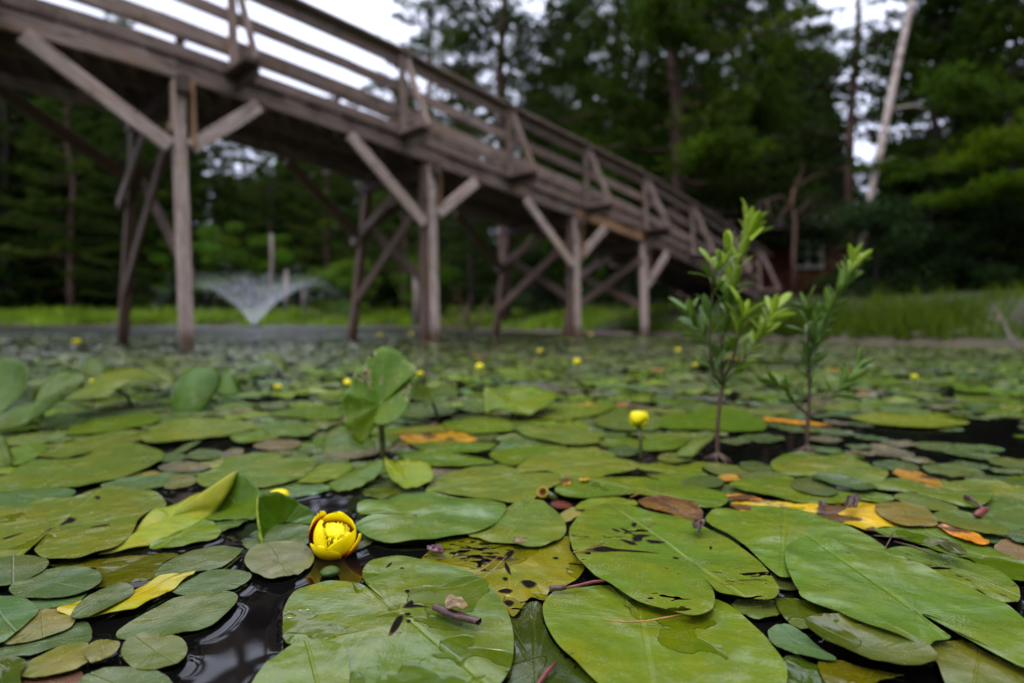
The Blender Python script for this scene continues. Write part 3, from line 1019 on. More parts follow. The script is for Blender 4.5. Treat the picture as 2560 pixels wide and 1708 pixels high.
f0 = at(2135, 715, 13.0); f0[2] = gz(f0[0], f0[1]) - .1
birch = pole_tree('birch_tree', 'pale pinkish birch trunk leaning right across the bright gap in the trees',
          [f0, at(2172, 520, 13), at(2200, 380, 13), at(2232, 220, 13), at(2258, 100, 13), at(2288, -30, 13), at(2330, -260, 13), at(2355, -420, 13)],
          [.09, .078, .075, .072, .069, .064, .05, .025], MAT['birch'],
          [[at(2215, 300, 13), at(2240, 270, 12.8), at(2290, 262, 12.6), at(2330, 280, 12.5)], [at(2190, 410, 13), at(2230, 395, 13), at(2290, 402, 13.1), at(2310, 430, 13.1)],
           [at(2300, -60, 13), at(2260, -160, 12.6), at(2230, -260, 12.3)], [at(2315, -150, 13), at(2380, -240, 13.3), at(2420, -340, 13.5)]])
_w, _c = make_broad(21, 2.6, 1.5, .0, 2600, col=(.045, .085, .014), lsz=.10, clumps=16)
cr = link('crown', _c, birch); cr.location = at(2340, -330, 13) - np.array(f0) - np.array([0, 0, 1.0])
d0 = at(1987, 745, 15.0); d0[2] = gz(d0[0], d0[1]) - .1
pole_tree('dead_tree', 'bare dead tree with crooked grey limbs in front of the log cabin',
          [d0, at(1984, 640, 15), at(1988, 560, 15), at(1978, 500, 15), at(1985, 470, 15)], [.055, .045, .04, .035, .028], MAT['red_bark'],
          [[at(1985, 500, 15), at(2000, 460, 14.9), at(2035, 442, 14.8), at(2075, 436, 14.7)], [at(1982, 520, 15), at(1950, 490, 14.8), at(1905, 505, 14.6), at(1868, 530, 14.5)],
           [at(1988, 540, 15), at(2020, 505, 15.1), at(2060, 500, 15.2)], [at(1985, 495, 15), at(1960, 530, 14.9), at(1935, 560, 14.8)],
           [at(1985, 470, 15), at(2005, 430, 15.1), at(2010, 400, 15.1)], [at(1915, 500, 14.65), at(1925, 540, 14.6), at(1930, 570, 14.6)]])
for (pts, rad, lab) in [
    ([(678, 790), (676, 720), (680, 650), (678, 585)], [.13, .12, .11, .09], 'tall pale dead trunk standing right behind the fountain spray'),
    ([(717, 780), (715, 740), (716, 676)], [.15, .14, .11], 'short pale stump just right of the fountain spray'),
    ([(762, 775), (760, 740), (761, 708)], [.17, .16, .12], 'shorter grey stump at the right end of the fountain spray')]:
    Y = 42
    q = [at(x, y, Y) for x, y in pts]; q[0][2] = min(gz(q[0][0], q[0][1]), q[0][2]) - .2
    pole_tree('tree_stump' if 'stump' in lab else 'dead_tree', lab, q, rad, MAT['pale_bark'], cat='stump' if 'stump' in lab else 'dead tree')
q = [at(1040, 780, 26), at(1043, 740, 26), at(1038, 690, 26)]; q[0][2] = gz(q[0][0], q[0][1]) - .1
pole_tree('tree_stump', 'pale stump on the far bank left of the second pair of bridge posts', q, [.16, .15, .10], MAT['pale_bark'], cat='stump')
q = [at(2560, 890, 6.0), at(2520, 830, 6.2), at(2495, 780, 6.3), at(2482, 765, 6.3)]; q[0][2] = -.1
pole_tree('dead_branch', 'grey dead twig sticking up from the water at the right edge', q, [.016, .013, .010, .006], MAT['pale_bark'], cat='branch',
          branches=[[at(2500, 795, 6.25), at(2490, 800, 6.2), at(2470, 795, 6.15)]])
# reddish bare twigs under the bridge
for j, (x, lab) in enumerate([(1130, 'bare reddish bush of twigs on the bank left of the second near post'), (1180, 'bare twiggy bush on the bank between the second and third near posts')]):
    Y = 17.5 + j
    g0 = at(x, 800, Y); g0[2] = gz(g0[0], g0[1]) - .05
    o = thing('twig_bush', lab, 'bush', g0)
    rr = np.random.default_rng(30 + j)
    mb = MB()
    for q in range(14):
        a, ln = rr.uniform(0, 6.28), rr.uniform(.7, 1.6)
        mb.tube([(0, 0, 0), (math.cos(a) * .2 * ln, math.sin(a) * .2 * ln, .55 * ln), (math.cos(a) * .45 * ln, math.sin(a) * .45 * ln, ln)], [.016, .011, .004], 5)
    mb.build('twigs', MAT['red_bark'], o)

# --- shrubs on the right bank
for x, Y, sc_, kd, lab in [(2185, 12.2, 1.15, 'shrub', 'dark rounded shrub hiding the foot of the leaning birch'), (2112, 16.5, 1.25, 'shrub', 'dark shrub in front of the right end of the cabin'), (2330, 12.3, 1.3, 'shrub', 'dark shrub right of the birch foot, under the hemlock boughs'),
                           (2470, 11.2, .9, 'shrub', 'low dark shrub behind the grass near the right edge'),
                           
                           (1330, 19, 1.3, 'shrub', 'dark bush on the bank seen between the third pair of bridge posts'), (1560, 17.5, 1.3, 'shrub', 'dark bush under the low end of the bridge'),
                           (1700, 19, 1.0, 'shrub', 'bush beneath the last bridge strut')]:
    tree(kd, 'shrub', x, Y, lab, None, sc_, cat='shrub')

# --- grass on the banks
rg = np.random.default_rng(5)
seg = np.diff(SHORE, axis=0)
Pg = []
for (a, sgm) in list(zip(SHORE[:-1], seg))[:VIEW_SHORE]:
    ln = np.hypot(*sgm)
    midY = max(3.0, np.hypot(*(a + sgm / 2)))
    nb = int(ln * 52000 / midY ** 1.55) if midY < 30 else int(ln * 420)
    t = rg.random(nb)
    d = np.abs(rg.exponential(1.0 if midY < 30 else 3.0, nb)) + .05
    nrm = np.array([sgm[1], -sgm[0]]) / ln
    p = a + t[:, None] * sgm + nrm * d[:, None]
    Pg.append(p)
Pg = np.concatenate(Pg)
dd = shore_dist(Pg[:, 0], Pg[:, 1])
Pg = Pg[(dd + .25 * lump(Pg[:, 0] * 1.5, Pg[:, 1] * 1.5)) > .06]
cl_ = lump(Pg[:, 0] * 2.1, Pg[:, 1] * 2.1)
Pg = Pg[rg.random(len(Pg)) < .55 + .45 * cl_]
dist = np.hypot(Pg[:, 0], Pg[:, 1])
zg = height(Pg[:, 0], Pg[:, 1])
P = np.stack([Pg[:, 0], Pg[:, 1], zg - .02], -1)
ln = rg.uniform(.08, .25, len(P)) * np.where(dist < 14, .95 + .75 * lump(Pg[:, 0] * 2.9 + 1, Pg[:, 1] * 2.5), 1) * (1 + np.clip((dist - 14) / 22, 0, 1.6)) * (1 + .35 * lump(Pg[:, 0] * .8, Pg[:, 1] * .8))
ln = ln * np.where((dist < 14) & (rg.random(len(P)) < .08), 1.6, 1)
D = unit(rg.normal(size=(len(P), 3)) * np.array([.32, .32, .05]) + np.array([0, 0, 1]))
V = blades(P, D, ln, .004 + .0011 * dist, rg)
tone = ((1 + .4 * lump(Pg[:, 0] * 1.3, Pg[:, 1] * 1.3)) * np.where(dist < 14, .62, 1.2))[:, None] * rg.uniform(.7, 1.35, (len(P), 1))
C = np.repeat(np.array([.105, .165, .010]) * tone, 3, 0)
tag(link('bank_grass', mesh('bank_grass', V, np.arange(len(V)).reshape(-1, 3), MAT['grass'], False, col=C)),
    'tufty green grass along the pond banks', 'grass', kind='stuff')

# --- driftwood on the right shore
for j, (x0, y0, x1, y1, lab) in enumerate([(1265, 827, 1312, 824, 'short grey log lying at the waterline left of the third near post'), (1470, 838, 1580, 842, 'long flat board washed up between the third and fourth near posts'),
                                      (2365, 868, 2420, 866, 'pale driftwood stick on the muddy shore at the right'), (2270, 862, 2330, 860, 'thin driftwood stick half hidden in the bank grass')]):
    a, b_ = ground(x0, y0, .03), ground(x1, y1, .03)
    if j == 0: a, b_ = at(x0, y0, 15.2), at(x1, y1, 15.0); a[2] = b_[2] = gz(a[0], a[1]) + .05
    if j == 1: a, b_ = at(x0, y0, 11.6), at(x1, y1, 11.3); a[2] = b_[2] = .02
    if j > 1:
        a, b_ = at(x0, y0, 6.9 + .3 * (j == 3)), at(x1, y1, 6.8 + .3 * (j == 3))
        a[2], b_[2] = gz(a[0], a[1]) + .03, gz(b_[0], b_[1]) + .03
    mm = (a + b_) / 2; mm[2] += .01
    me = MB().tube([a, mm, b_], [.05, .055, .035] if j < 2 else [.022, .02, .012], 8)
    tag(me.build('driftwood_log' if j == 0 else 'driftwood', MAT['pale_bark']), lab, 'driftwood')

# ================================================================== LOG CABIN
cz = gz(10.2, 22)
cabin = thing('log_cabin', 'small red-brown log cabin with a white-framed window behind the trees', 'cabin', (9.72, 23.6, cz - .3))
cabin.rotation_euler[2] = R(-12)
CW, CD, CH = 4.0, 3.0, 2.55
mb = MB()
for side in range(4):
    for k in range(12):
        z = .11 + k * .215
        if side == 0: a, b_ = (-CW / 2 - .15, -CD / 2, z), (CW / 2 + .15, -CD / 2, z)
        elif side == 1: a, b_ = (-CW / 2 - .15, CD / 2, z), (CW / 2 + .15, CD / 2, z)
        elif side == 2: a, b_ = (-CW / 2, -CD / 2 - .15, z + .1), (-CW / 2, CD / 2 + .15, z + .1)
        else: a, b_ = (CW / 2, -CD / 2 - .15, z + .1), (CW / 2, CD / 2 + .15, z + .1)
        if side == 0 and 1.15 < z < 2.25:       # logs stop either side of the window
            mb.tube([a, (.42, -CD / 2, z)], .115, 10); mb.tube([(1.42, -CD / 2, z), b_], .115, 10)
        else: mb.tube([a, b_], .115, 10)
MAT['log'] = simple('red_brown_log', (.19, .046, .018), .7, .45, 5, bump=.01, stretch=(1, 6, 6))
mb.build('wall', MAT['log'], cabin)
MAT['roof'] = simple('dark_red_roof', (.075, .022, .018), .7, .4, 6)
rf = MB()
e, hz = .45, 1.1
rf.add([(-CW / 2 - e, -CD / 2 - e, CH), (CW / 2 + e, -CD / 2 - e, CH), (CW / 2 + e, 0, CH + hz), (-CW / 2 - e, 0, CH + hz), (-CW / 2 - e, CD / 2 + e, CH), (CW / 2 + e, CD / 2 + e, CH),
        (-CW / 2 - e, -CD / 2 - e, CH - .1), (CW / 2 + e, -CD / 2 - e, CH - .1), (CW / 2 + e, 0, CH + hz - .1), (-CW / 2 - e, 0, CH + hz - .1), (-CW / 2 - e, CD / 2 + e, CH - .1), (CW / 2 + e, CD / 2 + e, CH - .1)],
       [(0, 1, 2, 3), (3, 2, 5, 4), (7, 6, 9, 8), (8, 9, 10, 11), (6, 7, 1, 0), (5, 11, 10, 4), (6, 0, 3, 9), (9, 3, 4, 10), (1, 7, 8, 2), (2, 8, 11, 5)])
rf.build('roof', MAT['roof'], cabin, False)
MAT['white_paint'] = simple('white_window_paint', (.62, .58, .58), .55, .15, 12)
m, t, b, out = M('window_glass'); b.inputs['Base Color'].default_value = (.012, .014, .018, 1); b.inputs['Roughness'].default_value = .05
MAT['glass'] = m


def box(x0, x1, y0, y1, z0, z1):
    return [(x0, y0, z0), (x1, y0, z0), (x1, y1, z0), (x0, y1, z0), (x0, y0, z1), (x1, y0, z1), (x1, y1, z1), (x0, y1, z1)], \
           [(0, 3, 2, 1), (4, 5, 6, 7), (0, 1, 5, 4), (1, 2, 6, 5), (2, 3, 7, 6), (3, 0, 4, 7)]


wy = -CD / 2 - .135
fr = MB()
for bx_ in [(.42, .53, 1.2, 2.2), (1.31, 1.42, 1.2, 2.2), (.53, 1.31, 1.2, 1.29), (.53, 1.31, 2.11, 2.2), (.87, .97, 1.29, 2.11), (.53, .87, 1.68, 1.72), (.97, 1.31, 1.68, 1.72)]:
    fr.add(*box(bx_[0], bx_[1], wy, wy + .2, bx_[2], bx_[3]))
wf = fr.build('window', MAT['white_paint'], cabin, False)
gl = MB().add(*box(.5, 1.34, wy + .05, wy + .08, 1.25, 2.15))
link('pane', mesh('pane', gl.v, gl.f, MAT['glass'], False), wf)

# ================================================================== FOUNTAIN
fnt = thing('fountain', 'floating pond fountain spraying a wide white V of water on the left', 'fountain', tuple(FOUNT))
rg = np.random.default_rng(8)
m, t, b, out = M('spray_droplets')
b.inputs['Base Color'].default_value = (.80, .82, .88, 1); b.inputs['Roughness'].default_value = .25
tp = N(t, "BsdfTransparent"); ms = N(t, "MixShader", i_0=.24)
t.links.new(tp.outputs[0], ms.inputs[1]); t.links.new(b.outputs[0], ms.inputs[2]); t.links.new(ms.outputs[0], out.inputs[0])
MAT['spray'] = m
Vd, nD = [], 0
P, S = [], []
for i in range(210):
    a = rg.uniform(0, 6.283)
    el = R(rg.normal(54.5, 2.0)); v = rg.normal(7.85, .22) if i % 5 else rg.normal(7.6, .7)
    if i % 4 == 0: el = R(rg.uniform(57, 75)); v = rg.uniform(6.2, 7.2)
    tt = 2 * v * math.sin(el) / 9.81
    k = 90 if i % 4 else 22
    tau = np.sort(rg.random(k)) ** 1.0 * tt * (1.0 if i % 3 else .8)
    sp = .012 + .075 * tau ** 2
    keep = rg.random(k) < np.clip(1.3 - (tau / tt) * 1.9, .13, 1)
    x = v * math.cos(el) * tau * (1 - .14 * tau); z = v * math.sin(el) * tau - 4.905 * tau ** 2
    q = np.stack([np.cos(a) * x, np.sin(a) * x, z + .1], -1) + rg.normal(size=(k, 3)) * sp[:, None]
    q = q[keep]; P.append(q); S.append(rg.uniform(.008, .022, len(q)))
P = np.concatenate(P); S = np.concatenate(S)
ok = P[:, 2] > .02
P, S = P[ok], S[ok]
oct_ = np.array([(1, 0, 0), (-1, 0, 0), (0, 1, 0), (0, -1, 0), (0, 0, 1.6), (0, 0, -1.6)])
ofc = np.array([(0, 2, 4), (2, 1, 4), (1, 3, 4), (3, 0, 4), (2, 0, 5), (1, 2, 5), (3, 1, 5), (0, 3, 5)])
V = (P[:, None] + oct_[None] * S[:, None, None]).reshape(-1, 3)
F = (ofc[None] + (np.arange(len(P)) * 6)[:, None, None]).reshape(-1, 3)
so = link('spray', mesh('spray', V, F, MAT['spray']), fnt)
so['kind'] = 'stuff'
fl = MB()
fl.tube([(0, 0, -.05), (0, 0, .06), (0, 0, .10)], [.34, .34, .22], 20)
fl.tube([(0, 0, .08), (0, 0, .20)], [.07, .05], 12)
fl.build('nozzle_float', simple('black_float', (.02, .02, .022), .5, .3, 9), fnt)

# ================================================================== LILY PADS
HUE = {'g': (.082, .142, .006), 'l': (.118, .172, .011), 'y': (.150, .165, .015), 'o': (.085, .090, .006), 'd': (.060, .092, .024), 'b': (.070, .122, .036),
       'p': (.118, .100, .058), 'k': (.040, .055, .008), 'O': (.60, .24, .025), 'Y': (.50, .36, .015), 'r': (.12, .055, .03)}
PADS_G = 'lily pads covering the pond'
rp = random.Random(3)
FOOT = []        # outlines on the water, for keeping loose pads out


def pad_mesh(name, out, ctr, mat, amp=.0013, edge=.0012, rings=9, seed=0, cup=0.0, crk=0.0):
    """Filled leaf from a closed outline (n x 3, local) around the petiole point ctr (3)."""
    out = np.asarray(out, float); ctr = np.asarray(ctr, float)
    n = len(out)
    rel = out - ctr
    far = np.argmax(np.hypot(rel[:, 0], rel[:, 1]))
    ax = rel[far, :2]; Lf = np.hypot(*ax); ax = ax / Lf
    V, U = [ctr + np.array([0, 0, -amp])], [(0, 0)]
    sv = Vector((seed * 1.7, seed * 3.1, 0))
    for r in range(1, rings + 1):
        f = (r / rings) ** .85
        for i in range(n):
            p = ctr + rel[i] * f
            th = i / n * 6.283
            z = amp * 1.6 * noise.noise(Vector((p[0] * 22, p[1] * 22, 0)) + sv)
            z += edge * f ** 4 * (noise.noise(Vector((math.cos(th) * 2.2, math.sin(th) * 2.2, 5)) + sv) * 2.4 + .35 * math.sin(th * 17 + seed))
            z += cup * f ** 3
            if crk: z += crk * (abs(noise.noise(Vector((p[0] * 75, p[1] * 75, 2)) + sv)) + .6 * abs(noise.noise(Vector((p[0] * 160, p[1] * 160, 2)) + sv)))
            V.append(p + np.array([0, 0, z]))
            q = rel[i, :2] * f
            U.append(((q @ ax) / Lf, (-q[0] * ax[1] + q[1] * ax[0]) / Lf))
    # rolled rim gives the blade its thickness
    e0 = 1 + (rings - 1) * n
    for i in range(n):                      # sharp thin edge: its own vertices
        V.append(V[e0 + i]); U.append(U[e0 + i])
    for i in range(n):
        V.append(V[e0 + i] - np.array([0, 0, .0006])); U.append(U[e0 + i])
    F = [(0, 1 + i, 1 + (i + 1) % n) for i in range(n)]
    for i in range(n):
        j = (i + 1) % n
        F.append((e0 + n + i, e0 + 2 * n + i, e0 + 2 * n + j, e0 + n + j))
    for r in range(rings - 1):
        for i in range(n):
            j = (i + 1) % n
            F.append((1 + r * n + i, 1 + (r + 1) * n + i, 1 + (r + 1) * n + j, 1 + r * n + j))
    # outline given clockwise or not: make it face up
    a2 = sum(out[i, 0] * out[(i + 1) % n, 1] - out[(i + 1) % n, 0] * out[i, 1] for i in range(n))
    if a2 < 0: F = [f[::-1] for f in F]
    return mesh(name, V, F, mat, True, uv=U)


LAST = {}


def pad(tile, pts, c, layer, hue, wet, label, mat='leaf', amp=.0011, edge=.0011, cup=0.0, cat='lily pad', name='lily_pad', sub=4, mul=1.0):
    if mat == 'dull': amp, edge = amp * .7, edge * .5
    z = .0028 + layer * .0022
    w = [ground(*px(tile, *p), z) for p in pts]
    if c is None: c = (sum(p[0] for p in pts) / len(pts), sum(p[1] for p in pts) / len(pts))
    cw = ground(*px(tile, *c), z)
    out = smooth_closed(w, sub)
    FOOT.append(out[:, :2])
    loc = np.array(cw)
    me = pad_mesh(name, out - loc, (0, 0, 0), MAT[mat], amp, edge, seed=len(FOOT) * 1.37, cup=cup, crk=.0016 if mat == 'brown' else 0)
    o = link(name, me, None, loc)
    h = HUE[hue] if isinstance(hue, str) else hue
    j = 1 + rp.uniform(-.06, .06)
    o.color = (h[0] * j * mul, h[1] * mul, h[2] * j * mul * (.42 if isinstance(hue, tuple) else 1), wet)
    LAST['o'] = o
    return tag(o, label, cat, PADS_G if cat == 'lily pad' else None)


from mathutils.bvhtree import BVHTree


def scars(tile, polys):
    """Black-edged insect slits of the pad built last, following its surface."""
    o = LAST['o']
    me = o.data
    bv = BVHTree.FromPolygons([v.co for v in me.vertices], [p.vertices[:] for p in me.polygons])
    for poly in polys:
        w = smooth_closed([ground(*px(tile, *p), o.location[2]) for p in poly], 3) - np.array(o.location)
        c_ = w.mean(0)
        for nm, k_, lift, mt in (('scar_rim', 1.0, .00022, MAT['scar_rim']), ('scar', .80, .00040, MAT['scar'])):
            V = []
            for q in w:
                p = c_ + (q - c_) * k_ + (0 if k_ == 1 else 0)
                hit = bv.ray_cast(Vector((p[0], p[1], .05)), Vector((0, 0, -1)))[0]
                V.append((p[0], p[1], (hit[2] if hit else 0) + lift))
            hc = bv.ray_cast(Vector((c_[0], c_[1], .05)), Vector((0, 0, -1)))[0]
            V.append((c_[0], c_[1], (hc[2] if hc else 0) + lift))
            n_ = len(w)
            link(nm, mesh(nm, V, [(i, (i + 1) % n_, n_) for i in range(n_)], mt, True), o)


MAT['scar'] = simple('black_scar', (.007, .005, .004), .8, .4, 200, spec=.05)
MAT['scar_rim'] = simple('brown_scar_rim', (.06, .05, .008), .7, .5, 200, spec=.1)


# ---- left part of the foreground
pad('A', [(0, 690), (120, 690), (200, 645), (370, 640), (500, 592), (600, 590), (740, 610), (800, 625), (830, 660), (815, 695), (745, 705), (695, 750), (660, 810), (600, 870), (500, 912), (400, 945), (300, 952), (210, 940), (172, 905), (190, 870), (262, 798), (200, 838), (120, 920), (0, 968), (-150, 1000), (-260, 900), (-200, 760)],
    (275, 785), 3, (.115, .140, .042), .34, 'large pale green pad left of the folded leaf, dark squiggly scar near its centre', sub=4)
scars('A', [[(298, 772), (325, 755), (345, 738), (378, 742), (382, 752), (355, 765), (330, 768), (305, 778)], [(445, 786), (500, 778), (552, 773), (540, 782), (490, 789)], [(10, 842), (60, 826), (122, 812), (70, 832), (20, 848)], [(470, 640), (490, 634), (505, 642), (488, 652)]])
pad('A', [(-100, 600), (0, 580), (130, 572), (300, 590), (380, 612), (300, 660), (120, 700), (-100, 730)], None, 2, 'b', .2, 'bluish pad half under the back of the large scarred pad at the left edge')
pad('A', [(0, 540), (110, 475), (130, 452), (390, 445), (480, 400), (560, 372), (700, 372), (810, 410), (815, 440), (770, 472), (690, 505), (580, 547), (400, 580), (200, 590), (0, 615), (-220, 600), (-200, 560)], (410, 470), 2, (.10, .14, .04), .22,
    'wide green pad with a wet green puddle in its middle, behind the large scarred pad')
pad('A', [(745, 885), (850, 822), (1020, 758), (1085, 775), (1105, 805), (1085, 838), (980, 866), (850, 890)], (880, 840), 1, 'g', .15, 'green pad tucked under the lower edge of the long folded leaf')
pad('A', [(775, 1028), (800, 990), (870, 940), (1000, 897), (1130, 884), (1205, 895), (1190, 930), (1110, 982), (980, 1010), (850, 1040), (790, 1042)], None, 2, 'd', .25, 'oval dull pad just below the folded leaf, pointing at the round crinkled pad', 'dull')
pad('A', [(858, 1098), (950, 1050), (1050, 1007), (1150, 998), (1238, 1008), (1255, 1035), (1180, 1090), (1050, 1120), (920, 1125)], None, 2, 'd', .2, 'oval dull pad touching the tip of the narrow yellow leaf, with a purple nibble mark', 'dull')
pad('A', [(580, 1325), (620, 1280), (760, 1200), (900, 1140), (1050, 1106), (1140, 1110), (1190, 1132), (1160, 1190), (1060, 1270), (920, 1312), (760, 1342), (620, 1348)], None, 2, (.075, .10, .05), .3, 'largest of the oval dull pads, beside the dark open water', 'dull')
pad('A', [(605, 1410), (635, 1352), (720, 1320), (830, 1318), (910, 1345), (937, 1392), (920, 1442), (850, 1482), (740, 1503), (650, 1480)], None, 2, (.085, .11, .05), .15, 'neat round pad with a pinkish dusty rim at the edge of the dark water', 'dull')
pad('A', [(1225, 980), (1235, 920), (1290, 872), (1390, 852), (1490, 862), (1555, 895), (1570, 940), (1540, 987), (1470, 1026), (1370, 1048), (1280, 1025)], (1400, 955), 2, (.135, .14, .10), .30, 'round crinkled brownish pad right in front of the open yellow flower', 'brown', amp=.0025, mul=.9)
pad('A', [(45, 1090), (110, 1040), (220, 1000), (340, 985), (440, 990), (500, 1015), (502, 1060), (440, 1100), (330, 1130), (200, 1137), (80, 1130)], (265, 1062), 3, 'd', .3, 'oval grey-green pad with a pale petiole dot below the large scarred pad', 'dull')
pad('A', [(-110, 1000), (-20, 950), (90, 925), (180, 930), (242, 955), (225, 1002), (150, 1045), (50, 1072), (-40, 1080), (-130, 1060)], None, 3, 'd', .3, 'dull oval pad cut by the left edge just below the large scarred pad', 'dull')
pad('A', [(240, 965), (450, 945), (700, 930), (895, 922), (810, 970), (770, 1040), (650, 1062), (500, 1095), (460, 1095), (500, 1030), (440, 985), (300, 985)], None, 0, 'o', .8, 'sunken olive pad under a film of water below the folded leaf')
pad('A', [(355, 1215), (400, 1160), (500, 1100), (580, 1065), (650, 1070), (668, 1095), (640, 1130), (560, 1182), (470, 1225), (380, 1232)], None, 4, 'd', .35, 'small creased dull pad lying over the narrow yellow leaf', 'dull', amp=.004)
pad('A', [(285, 1197), (400, 1150), (520, 1120), (640, 1092), (700, 1075), (800, 1045), (900, 1030), (958, 1005), (975, 1012), (925, 1045), (872, 1090), (780, 1140), (680, 1197), (580, 1207), (430, 1234), (340, 1215)], (600, 1150), 3, (.30, .27, .012), .4, 'narrow twisted yellow leaf among the oval dull pads at the left', amp=.003, name='yellow_leaf', cat='dying leaf')
pad('A', [(70, 1140), (250, 1118), (430, 1105), (405, 1150), (330, 1185), (180, 1202), (120, 1160)], None, 1, 'b', .45, 'bluish wet pad mostly hidden below the pad with the pale petiole dot', 'dull')
pad('A', [(-100, 1140), (0, 1128), (100, 1135), (180, 1180), (187, 1212), (130, 1270), (60, 1330), (0, 1367), (-150, 1400), (-220, 1250)], None, 3, 'b', .35, 'green-grey pad with fine ribs cut by the left edge beside the wet bluish pad', 'dull')
pad('A', [(20, 1360), (100, 1290), (180, 1212), (280, 1195), (350, 1207), (377, 1247), (340, 1292), (200, 1342), (60, 1372)], None, 2, (.12, .12, .06), .15, 'brownish dusty pad with purple spots near the lower left corner', 'dull')
pad('A', [(-100, 1420), (0, 1388), (150, 1350), (340, 1290), (400, 1257), (450, 1277), (460, 1320), (440, 1362), (300, 1382), (150, 1422), (20, 1432)], None, 1, 'd', .3, 'grey-green pad with one purple dot, under the brownish spotted pad', 'dull')
pad('A', [(105, 1510), (140, 1460), (260, 1400), (360, 1370), (440, 1367), (430, 1420), (440, 1460), (360, 1500), (230, 1532), (120, 1538)], None, 2, (.12, .125, .04), .35, 'mottled yellow-green pad near the lower left corner, notched at its right end', 'dull')
pad('A', [(425, 1420), (450, 1372), (520, 1348), (590, 1360), (598, 1385), (560, 1427), (480, 1462), (440, 1455)], None, 3, (.10, .115, .04), .3, 'tiny green pad sitting on the notch of the mottled pad', 'dull')
pad('A', [(-100, 1430), (0, 1430), (100, 1440), (132, 1470), (100, 1520), (90, 1600), (-100, 1620)], None, 3, 'd', .3, 'dull pad in the very lower left corner', 'dull')
pad('A', [(385, 1568), (440, 1520), (540, 1490), (680, 1485), (790, 1505), (862, 1562), (850, 1660), (600, 1720), (380, 1660)], None, 2, 'd', .2, 'grey-green pad cut by the bottom edge below the neat round pad', 'dull')
pad('A', [(90, 1540), (240, 1530), (380, 1500), (420, 1540), (380, 1640), (120, 1660)], None, 0, 'r', .5, 'dark brown sunken pad at the bottom edge near the left corner', 'dull')
pad('A', [(1740, 905), (1780, 870), (1850, 845), (1872, 860), (1820, 892), (1765, 912)], None, 0, 'd', .6, 'torn scrap of pad floating right behind the open flower', 'brown')
# ---- behind the folded leaf
pad('A', [(985, 562), (1000, 520), (1080, 500), (1130, 442), (1230, 418), (1380, 418), (1420, 442), (1520, 425), (1585, 455), (1560, 500), (1500, 542), (1400, 572), (1290, 590), (1180, 600), (1050, 592)], (1310, 480), 3, (.10, .145, .04), .12, 'broad green pad directly behind the peak of the folded leaf')
pad('A', [(1295, 612), (1340, 577), (1440, 562), (1560, 567), (1640, 580), (1642, 605), (1560, 620), (1470, 637), (1330, 650)], None, 1, 'b', .2, 'pale pad behind the hidden yellow bud')
pad('A', [(1485, 558), (1570, 487), (1700, 468), (1770, 478), (1700, 530), (1610, 562)], None, 2, 'l', .1, 'green pad between the broad pad behind the folded leaf and the raised wing leaf')
pad('A', [(1805, 612), (1870, 580), (1990, 578), (2042, 600), (1960, 632), (1880, 646)], None, 0, (.085, .11, .045), .45, 'thin mottled pad lying just in front of the bright cupped leaf')
pad('A', [(195, 430), (300, 382), (400, 342), (560, 312), (720, 305), (725, 340), (640, 370), (520, 390), (400, 425), (290, 440)], None, 2, (.105, .14, .04), .1, 'long green pad with an orange nick at its right end, left side')
pad('A', [(330, 312), (400, 262), (540, 240), (700, 220), (800, 225), (780, 262), (650, 290), (480, 316), (350, 326)], None, 2, 'g', .1, 'green pad below the big curled leaf at the left')
pad('A', [(700, 340), (760, 292), (860, 255), (1000, 240), (1180, 250), (1292, 285), (1200, 312), (1080, 332), (980, 347), (860, 357), (750, 362)], None, 3, (.12, .16, .04), .1, 'wavy yellow-green pad in front of the shiny upright oval leaf')
pad('A', [(1150, 342), (1190, 312), (1290, 290), (1400, 310), (1422, 330), (1330, 352), (1220, 364)], None, 2, 'g', .15, 'pad right of the wavy yellow-green pad, above the dark gap')
pad('A', [(1320, 270), (1420, 257), (1560, 265), (1590, 295), (1540, 327), (1430, 336), (1330, 312)], None, 3, (.085, .14, .05), .1, 'smooth green pad with a scalloped far edge, left of the tall holed leaf')
pad('A', [(1340, 222), (1450, 195), (1600, 180), (1700, 195), (1700, 240), (1580, 252), (1440, 237)], None, 2, 'g', .1, 'pad behind the smooth scalloped pad, partly behind the tall holed leaf')
pad('A', [(200, 252), (280, 215), (400, 203), (480, 195), (720, 190), (760, 215), (600, 237), (420, 257), (340, 292), (220, 292)], None, 1, 'b', .1, 'bluish pad in the shade of the big curled leaf')
pad('A', [(50, 420), (60, 390), (160, 370), (240, 385), (200, 430), (120, 470), (60, 470)], None, 2, 'g', .2, 'small bright ribbed pad beside the leaf at the left edge')
